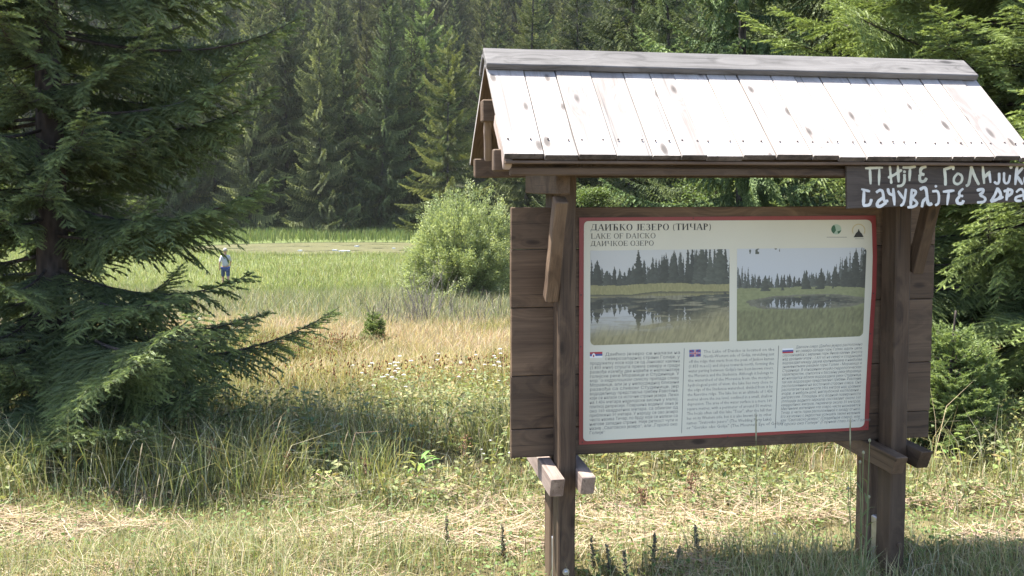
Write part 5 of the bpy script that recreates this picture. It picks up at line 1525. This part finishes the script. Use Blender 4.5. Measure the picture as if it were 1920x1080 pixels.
def leaf_mesh(items, cols, nm, mat, parent):
    """items: (base, dir, length, width): broad pointed leaves, six faces, slightly folded and drooping"""
    V, T_, C = [], [], []
    for (b, d, ln, wd), c in zip(items, cols):
        b = np.array(b); d = unit(np.array(d, float)); s = unit(np.cross(d, [0, 0, 1.0])); u = np.cross(s, d); k = len(V)
        ax = [b, b + d * ln * .35 + u * ln * .03, b + d * ln * .72, b + d * ln - u * ln * .14]
        V += [ax[0], ax[1], ax[2], ax[3], ax[1] + s * wd * .5 + u * wd * .14, ax[2] + s * wd * .36 + u * wd * .08, ax[1] - s * wd * .5 + u * wd * .14, ax[2] - s * wd * .36 + u * wd * .08]
        T_ += [[k, k + 1, k + 4], [k + 1, k + 2, k + 5], [k + 1, k + 5, k + 4], [k + 2, k + 3, k + 5], [k, k + 6, k + 1], [k + 1, k + 6, k + 7], [k + 1, k + 7, k + 2], [k + 2, k + 7, k + 3]]
        C += [c] * 8
    return link(nm, np_mesh(nm, np.array(V), np.array(T_), vattrs={"col": np.array(C)}), mat, parent)
def weed(x, y, H, nl, ls, label, grp, col=(0.10, 0.15, 0.055), asp=0.62, name="broad_leaved_weed"):
    o = ground_thing(name, x, y, label, "weed", grp)
    m, pts = stem_mb(H, 0.0045, 0.12, 0.15); m.build("stem", M_gstalk, o)
    it, cs = [], []
    for k in range(nl):
        f = 0.2 + 0.8 * k / nl; p = pts[0].lerp(pts[-1], f); a = k * 2.4 + rp.uniform(-.4, .4); e = rp.uniform(-0.1, 0.55)
        l_ = ls * rp.uniform(0.7, 1.15) * (1.15 - 0.5 * f)
        it.append((p + Vector((math.cos(a), math.sin(a), 0.2)) * 0.02, (math.cos(a), math.sin(a), e), l_, l_ * asp)); cs.append([c * rp.uniform(0.75, 1.3) for c in col])
    leaf_mesh(it, cs, "leaves", M_leaf, o)
    return o
wl = "leafy weed with broad green leaves in the shade right of the big spruce"
for px, d, H, nl, ls in ((640, 5.3, 0.30, 13, 0.105), (600, 5.0, 0.24, 11, 0.09), (520, 5.1, 0.34, 14, 0.08), (700, 5.2, 0.26, 12, 0.09), (585, 5.6, 0.42, 14, 0.09), (745, 5.5, 0.22, 10, 0.08), (660, 5.8, 0.34, 12, 0.08)):
    weed(pxx(px, d), d, H, nl, ls, wl, "broad-leaved weeds beside the big spruce", col=(0.085, 0.14, 0.07) if px % 20 else (0.11, 0.16, 0.06))
weed(pxx(775, 4.85), 4.85, 0.20, 16, 0.12, "bright lime narrow-leaved weed at the edge of the mown strip", "lime weeds", col=(0.22, 0.29, 0.07), asp=0.22)
for px, d, H in ((1240, 5.4, 0.3), (1390, 5.6, 0.34), (1330, 6.2, 0.4), (1520, 5.9, 0.36), (1180, 5.9, 0.3)):
    weed(pxx(px, d), d, H, 14, 0.085, "sunlit leafy weed behind the shelter between its posts", "sunlit weeds behind the shelter", col=(0.17, 0.23, 0.075), asp=0.5)
for px, d in ((1840, 5.2), (1895, 5.0), (1790, 4.9)):
    weed(pxx(px, d), d, 0.22, 12, 0.08, "pale broad-leaved weed below the light green spruce at the right edge", "weeds at the right edge", col=(0.22, 0.26, 0.09), asp=0.6)
# rust-coloured dock
for px, d, H, where in ((375, 4.75, 0.30, 0), (535, 4.7, 0.24, 0), (690, 4.6, 0.2, 0), (860, 4.8, 0.26, 0), (1290, 4.5, 0.2, 1), (1210, 4.3, 0.18, 1)):
    o = ground_thing("dock_plant", pxx(px, d), d, ("rusty brown dock at the mown edge left of the shelter", "rusty brown dock in the grass between the shelter posts")[where], "dock", "rusty docks by the mown grass")
    m, pts = stem_mb(H, 0.003, 0.1, 0.1); m.build("stem", M_stalk, o)
    m = MB()
    for k in range(46):
        p = pts[0].lerp(pts[-1], 0.55 + 0.47 * rp.random()) + Vector((rp.gauss(0, .012), rp.gauss(0, .012), 0)); q = p + Vector((rp.gauss(0, .5), rp.gauss(0, .5), 1)).normalized() * rp.uniform(0.008, 0.018)
        m.tube([p, p.lerp(q, 0.5), q], [0.001, 0.0045, 0.001], n=4)
    m.build("seed_head", M_rust, o)
# dark leafy seed spikes right at the bottom edge
for px, d, H in ((1118, 3.72, 0.17), (1150, 3.66, 0.15), (1228, 3.74, 0.15), (1318, 3.78, 0.15), (1272, 3.62, 0.13), (945, 3.85, 0.18), (835, 3.9, 0.16), (1180, 3.6, 0.14)):
    o = ground_thing("seed_spike", pxx(px, d), d, "dark green knobbly seed spike in the foreground grass at the bottom edge", "wild plant", "dark seed spikes in the foreground")
    m, pts = stem_mb(H, 0.003, 0.08, 0.05); m.build("stem", M_gstalk, o)
    m = MB(); it, cs = [], []
    for k in range(70):
        f = rp.uniform(0.15, 1.0); p = pts[0].lerp(pts[-1], f); a = rp.uniform(0, 6.28)
        q = p + Vector((math.cos(a), math.sin(a), 0.7)) * rp.uniform(0.008, 0.016) * (1.25 - 0.7 * f); m.tube([p, p.lerp(q, 0.6), q], [0.001, 0.0042, 0.0015], n=4)
    for k in range(9):
        a = k * 2.4; p = pts[0].lerp(pts[-1], 0.05 + 0.6 * k / 9); it.append((p, (math.cos(a), math.sin(a), 0.5), 0.045, 0.014)); cs.append((0.09, 0.13, 0.05))
    m.build("seed_head", M_dseed, o); leaf_mesh(it, cs, "leaves", M_leaf, o)
# dry bents standing in front of the spruce's shade
for px, d, H in ((236, 4.35, 0.30), (283, 4.4, 0.33), (270, 4.2, 0.2), (478, 4.55, 0.42), (520, 5.0, 0.5), (312, 4.3, 0.2), (905, 4.7, 0.32), (620, 4.7, 0.3)):
    o = ground_thing("dry_bent", pxx(px, d), d, "dry straw-coloured grass stalk against the shade below the big spruce" if px < 560 else "dry straw-coloured grass stalk left of the shelter's near post", "grass stalk", "dry grass stalks along the mown edge")
    m, pts = stem_mb(H, 0.0022, 0.12, 0.14); m.build("stalk", M_stalk, o)
    m = MB(); m.tube([pts[-1], pts[-1] + (pts[-1] - pts[-2]).normalized() * 0.03, pts[-1] + (pts[-1] - pts[-2]).normalized() * 0.06], [0.002, 0.0036, 0.001], n=5); m.build("seed_head", M_stalk, o)
# two grass heads reaching up in front of the panel's lower edge
for px, py, d, lab in ((1423, 786, 3.05, "slender grass head rising before the panel's lower edge, under its middle column"), (1602, 797, 3.1, "slender grass head rising before the panel's lower right corner")):
    tipz = EYE - (py - 350) * d / F_PX
    x = pxx(px, d); o = ground_thing("grass_stalk", x, d, lab, "grass stalk", "grass heads in front of the panel"); o.rotation_euler = (0, 0, 0)
    H = tipz - o.location.z; m = MB(); pts = [Vector((0.02 * (1 - k / 10) ** 2 + 0.012 * (1 - k / 10), 0, H * k / 10)) for k in range(11)]
    m.tube(pts[:10], [0.0013 - 0.0006 * k / 10 for k in range(10)], n=5); m.build("stalk", M_gstalk, o)
    m = MB(); m.tube([pts[9], pts[9].lerp(pts[10], .3), pts[9].lerp(pts[10], .8), pts[10] + Vector((0, 0, 0.015))], [0.001, 0.0028, 0.0024, 0.0008], n=6); m.build("seed_head", M_bud, o)
# tall thin plant with buds before the right-hand post
d = 3.35; x = pxx(1628, d); o = ground_thing("budding_stem", x, d, "tall thin pale stem with round buds before the right-hand post", "wild plant", None); o.rotation_euler = (0, 0, 0)
m = MB(); mb = MB(); it, cs = [], []
for k, (dx, H) in enumerate(((0.0, 0.60), (-0.018, 0.56), (0.02, 0.64), (0.035, 0.42), (-0.03, 0.45), (0.05, 0.30))):
    pts = [Vector((0.012 * math.sin(k) + dx * (0.2 + f * 0.8), 0.01 * k * f, H * f)) for f in [j / 8 for j in range(9)]]
    m.tube(pts, [0.003 - 0.0016 * j / 8 for j in range(9)], n=5)
    b = pts[-1]; mb.tube([b, b + Vector((0, 0, 0.004)), b + Vector((0, 0, 0.010)), b + Vector((0, 0, 0.014))], [0.0015, 0.0052, 0.0052, 0.002], n=7)
    for j in (2, 4, 5, 6):
        a = 2.4 * j + k; it.append((pts[j], (math.cos(a), math.sin(a), 0.9), 0.06, 0.009)); cs.append((0.16, 0.19, 0.085))
m.build("stems", M_gstalk, o); mb.build("buds", M_bud, o); leaf_mesh(it, cs, "leaves", M_leaf, o)
# white yarrow
def yarrow(H, seed):
    o = empty("yarrow", (0, 0, 0)); m, pts = stem_mb(H, 0.0026, 0.06, 0.05); m.build("stem", M_gstalk, o)
    m = MB(); top = pts[-1]
    for k in range(16):
        a = k * 2.4; r = 0.0085 * math.sqrt(k); c = top + Vector((math.cos(a) * r, math.sin(a) * r, 0.004 - r * r * 4 + rp.uniform(-.002, .002)))
        m.tube([c + Vector((0, 0, -0.02)) * 0.2, c, c + Vector((0, 0, 0.003))], [0.002, 0.0062, 0.003], n=6)
    m.build("flower_head", M_flower, o); return o
ys = [yarrow(0.40, 1), yarrow(0.33, 2), yarrow(0.46, 3)]; yu = set()
spots = [(1465, 3.72, 0.42, "white yarrow flower low in the foreground grass between the shelter posts", None)]
for i in range(24):
    spots.append((rsP.normal(745, 38), rsP.uniform(6.7, 7.9), rsP.uniform(0.8, 1.15), "white yarrow in the rusty meadow between the big spruce and the shelter", "white yarrow in the meadow"))
for i in range(20):
    spots.append((rsP.normal(905, 40), rsP.uniform(6.9, 8.8), rsP.uniform(0.8, 1.15), "white yarrow in the rusty meadow just left of the shelter", "white yarrow in the meadow"))
for i in range(22):
    spots.append((rsP.uniform(1170, 1560), rsP.uniform(5.6, 7.5), rsP.uniform(0.8, 1.15), "white yarrow behind the shelter, seen below the panel", "white yarrow in the meadow"))
for i in range(5):
    spots.append((rsP.normal(930, 26), rsP.uniform(4.75, 5.1), 0.5, "low white yarrow at the mown edge left of the near post", "white yarrow in the meadow"))
for i, (px, d, s, lab, grp) in enumerate(spots):
    k = i % 3; o = copy_tree(ys[k]) if k in yu else ys[k]; yu.add(k)
    x = pxx(px, d); o.location = (x, d, gz(x, d) - 0.01); s *= 0.85; o.scale = (s * 0.55, s * 0.55, s); o.rotation_euler = (0, 0, rp.uniform(0, 6.28)); tag(o, lab, "flower", grp)
# pale scraps on the floating mat of the pond
for i, (px, y, sx) in enumerate(((627, 67.0, 0.35), (646, 66.0, 0.9), (668, 71.5, 0.35), (738, 69.0, 0.25), (562, 66.5, 0.35))):
    m = MB(); rr = random.Random(i); x = pxx(px, y); n = 9
    out = [(math.cos(2 * math.pi * k / n) * sx * rr.uniform(.4, .6), math.sin(2 * math.pi * k / n) * 0.35 * sx * rr.uniform(.4, .6)) for k in range(n)]
    m.poly_extrude(out, lambda a, b, h: Vector((a, b, h)), 0.0, 0.09)
    o = m.build("floating_scrap", M_flower); o.location = (x, y, -3.14); tag(o, "largest pale scrap floating on the brown pond" if i == 1 else "small pale scrap floating on the brown pond", "scrap", "pale scraps on the pond")

# ------------------------------------------------------------------ the walker down on the meadow
def walker(px, y):
    x = pxx(px, y)
    root = empty("person", (x, y, gz(x, y)), R(200)); tag(root, "person in a white shirt and blue shorts walking on the meadow behind the spruce boughs", "person")
    # joints: (name, parent, position, radius); facing -y, mid-stride, 1.74 m
    J = [("pelvis", None, (0, 0, .93), .13), ("belly", 0, (0, -.01, 1.08), .115), ("chest", 1, (0, -.02, 1.28), .125), ("neck0", 2, (0, -.03, 1.44), .06), ("neck", 3, (0, -.04, 1.50), .05),
         ("head0", 4, (0, -.055, 1.57), .078), ("head1", 5, (0, -.055, 1.66), .088), ("head2", 6, (0, -.05, 1.72), .055),
         ("shl", 2, (.16, -.02, 1.39), .058), ("ell", 8, (.23, .10, 1.15), .042), ("wrl", 9, (.24, .04, .93), .028), ("pal", 10, (.24, .01, .86), .030),
         ("shr", 2, (-.16, -.02, 1.39), .058), ("elr", 12, (-.23, -.10, 1.16), .042), ("wrr", 13, (-.21, -.28, 1.02), .028), ("par", 14, (-.205, -.34, .985), .030),
         ("hil", 0, (.095, 0, .86), .092), ("knl", 16, (.10, -.16, .50), .058), ("anl", 17, (.10, -.10, .09), .038), ("tol", 18, (.10, -.26, .045), .032),
         ("hir", 0, (-.095, 0, .86), .092), ("knr", 20, (-.10, .08, .49), .058), ("anr", 21, (-.10, .32, .16), .038), ("tor", 22, (-.10, .22, .04), .032)]
    for side, p in ((1, 11), (-1, 15)):
        bx, by, bz = J[p][2]
        for k in range(4): J.append(("f", p, (bx + side * (k - 1.5) * .004, by + (k - 1.5) * .016 - .006, bz - .075 - (0.01 if k in (1, 2) else 0)), .0085))
        J.append(("th", p, (bx - side * .012, by - .042, bz - .035), .0095))
    def skin(name, sel, grow, mat, parent, sub=2):
        me = bpy.data.meshes.new(name); ids = {k: i for i, k in enumerate(sel)}
        me.from_pydata([J[k][2] for k in sel], [(ids[J[k][1]], ids[k]) for k in sel if J[k][1] in ids], [])
        o = bpy.data.objects.new(name, me); COL.objects.link(o)
        md = o.modifiers.new("s", 'SKIN'); sb = o.modifiers.new("d", 'SUBSURF'); sb.levels = sb.render_levels = sub
        for i, k in enumerate(sel):
            r = J[k][3] * grow.get(k, grow.get('*', 1)); me.skin_vertices[0].data[i].radius = (r, r * (0.8 if k in (0, 1, 2) else 1)); me.skin_vertices[0].data[i].use_root = (i == 0)
        m2 = bpy.data.meshes.new_from_object(o.evaluated_get(bpy.context.evaluated_depsgraph_get())); bpy.data.objects.remove(o)
        for p in m2.polygons: p.use_smooth = True
        m2.materials.clear(); return link(name, m2, mat, parent)
    body = skin("body", list(range(len(J))), {'*': 1}, flat_mat("skin", (0.42, 0.25, 0.18), rough=0.55), root)
    skin("shirt", [0, 1, 2, 3, 8, 9, 12, 13], {'*': 1.24, 0: 1.2, 3: 1.12, 9: 1.2, 13: 1.2}, flat_mat("white_cotton", (0.46, 0.47, 0.49), rough=0.9), root)
    skin("shorts", [0, 16, 20, 17, 21], {'*': 1.22, 0: 1.3, 17: 1.25, 21: 1.25}, flat_mat("blue_cotton", (0.06, 0.085, 0.19), rough=0.9), root)
    m = MB(); pts = [Vector((0, -.03 + .002 * k, 1.62 + 0.035 * k)) for k in range(5)]
    m.tube(pts, [.088, .094, .092, .075, .03], n=16); m.build("hair", flat_mat("grey_hair", (0.30, 0.28, 0.26), rough=0.8), root, smooth=True)
    for s_ in (-1, 1):
        m = MB(); c = Vector((s_ * .032, -.135, 1.635)); m.tube([c, c + Vector((0, -.006, 0)), c + Vector((0, -.01, 0))], [.010, .009, .003], n=8); m.build("eye", flat_mat("eye", (0.03, 0.025, 0.02)), body)
    m = MB(); m.tube([Vector((0, -.135, 1.635)), Vector((0, -.162, 1.60)), Vector((0, -.14, 1.588))], [.008, .014, .010], n=8); m.build("nose", flat_mat("nose_skin", (0.42, 0.25, 0.18)), body, smooth=True)
    m = MB(); m.tube([Vector((-.022, -.136, 1.562)), Vector((0, -.143, 1.560)), Vector((.022, -.136, 1.562))], [.004, .007, .004], n=6); m.build("mouth", flat_mat("lips", (0.32, 0.13, 0.11)), body)
walker(421, 39.0)

# ------------------------------------------------------------------ the hazy summer air
def haze():
    m = bpy.data.materials.new("hazy_air"); m.use_nodes = True; nt = m.node_tree
    nt.nodes.remove(nt.nodes["Principled BSDF"])
    v = nt.nodes.new("ShaderNodeVolumePrincipled"); v.inputs["Density"].default_value = 0.00016; v.inputs["Color"].default_value = (0.95, 0.95, 0.90, 1); v.inputs["Anisotropy"].default_value = 0.2
    nt.links.new(v.outputs[0], nt.nodes["Material Output"].inputs["Volume"])
    mb = MB(); x0, x1, y0, y1, z0, z1 = -345, 345, -85, 335, -5, 102
    mb.add([(x0, y0, z0), (x1, y0, z0), (x1, y1, z0), (x0, y1, z0), (x0, y0, z1), (x1, y0, z1), (x1, y1, z1), (x0, y1, z1)], [(0, 3, 2, 1), (4, 5, 6, 7), (0, 1, 5, 4), (1, 2, 6, 5), (2, 3, 7, 6), (3, 0, 4, 7)])
    o = mb.build("haze", m); tag(o, kind="stuff")
haze()
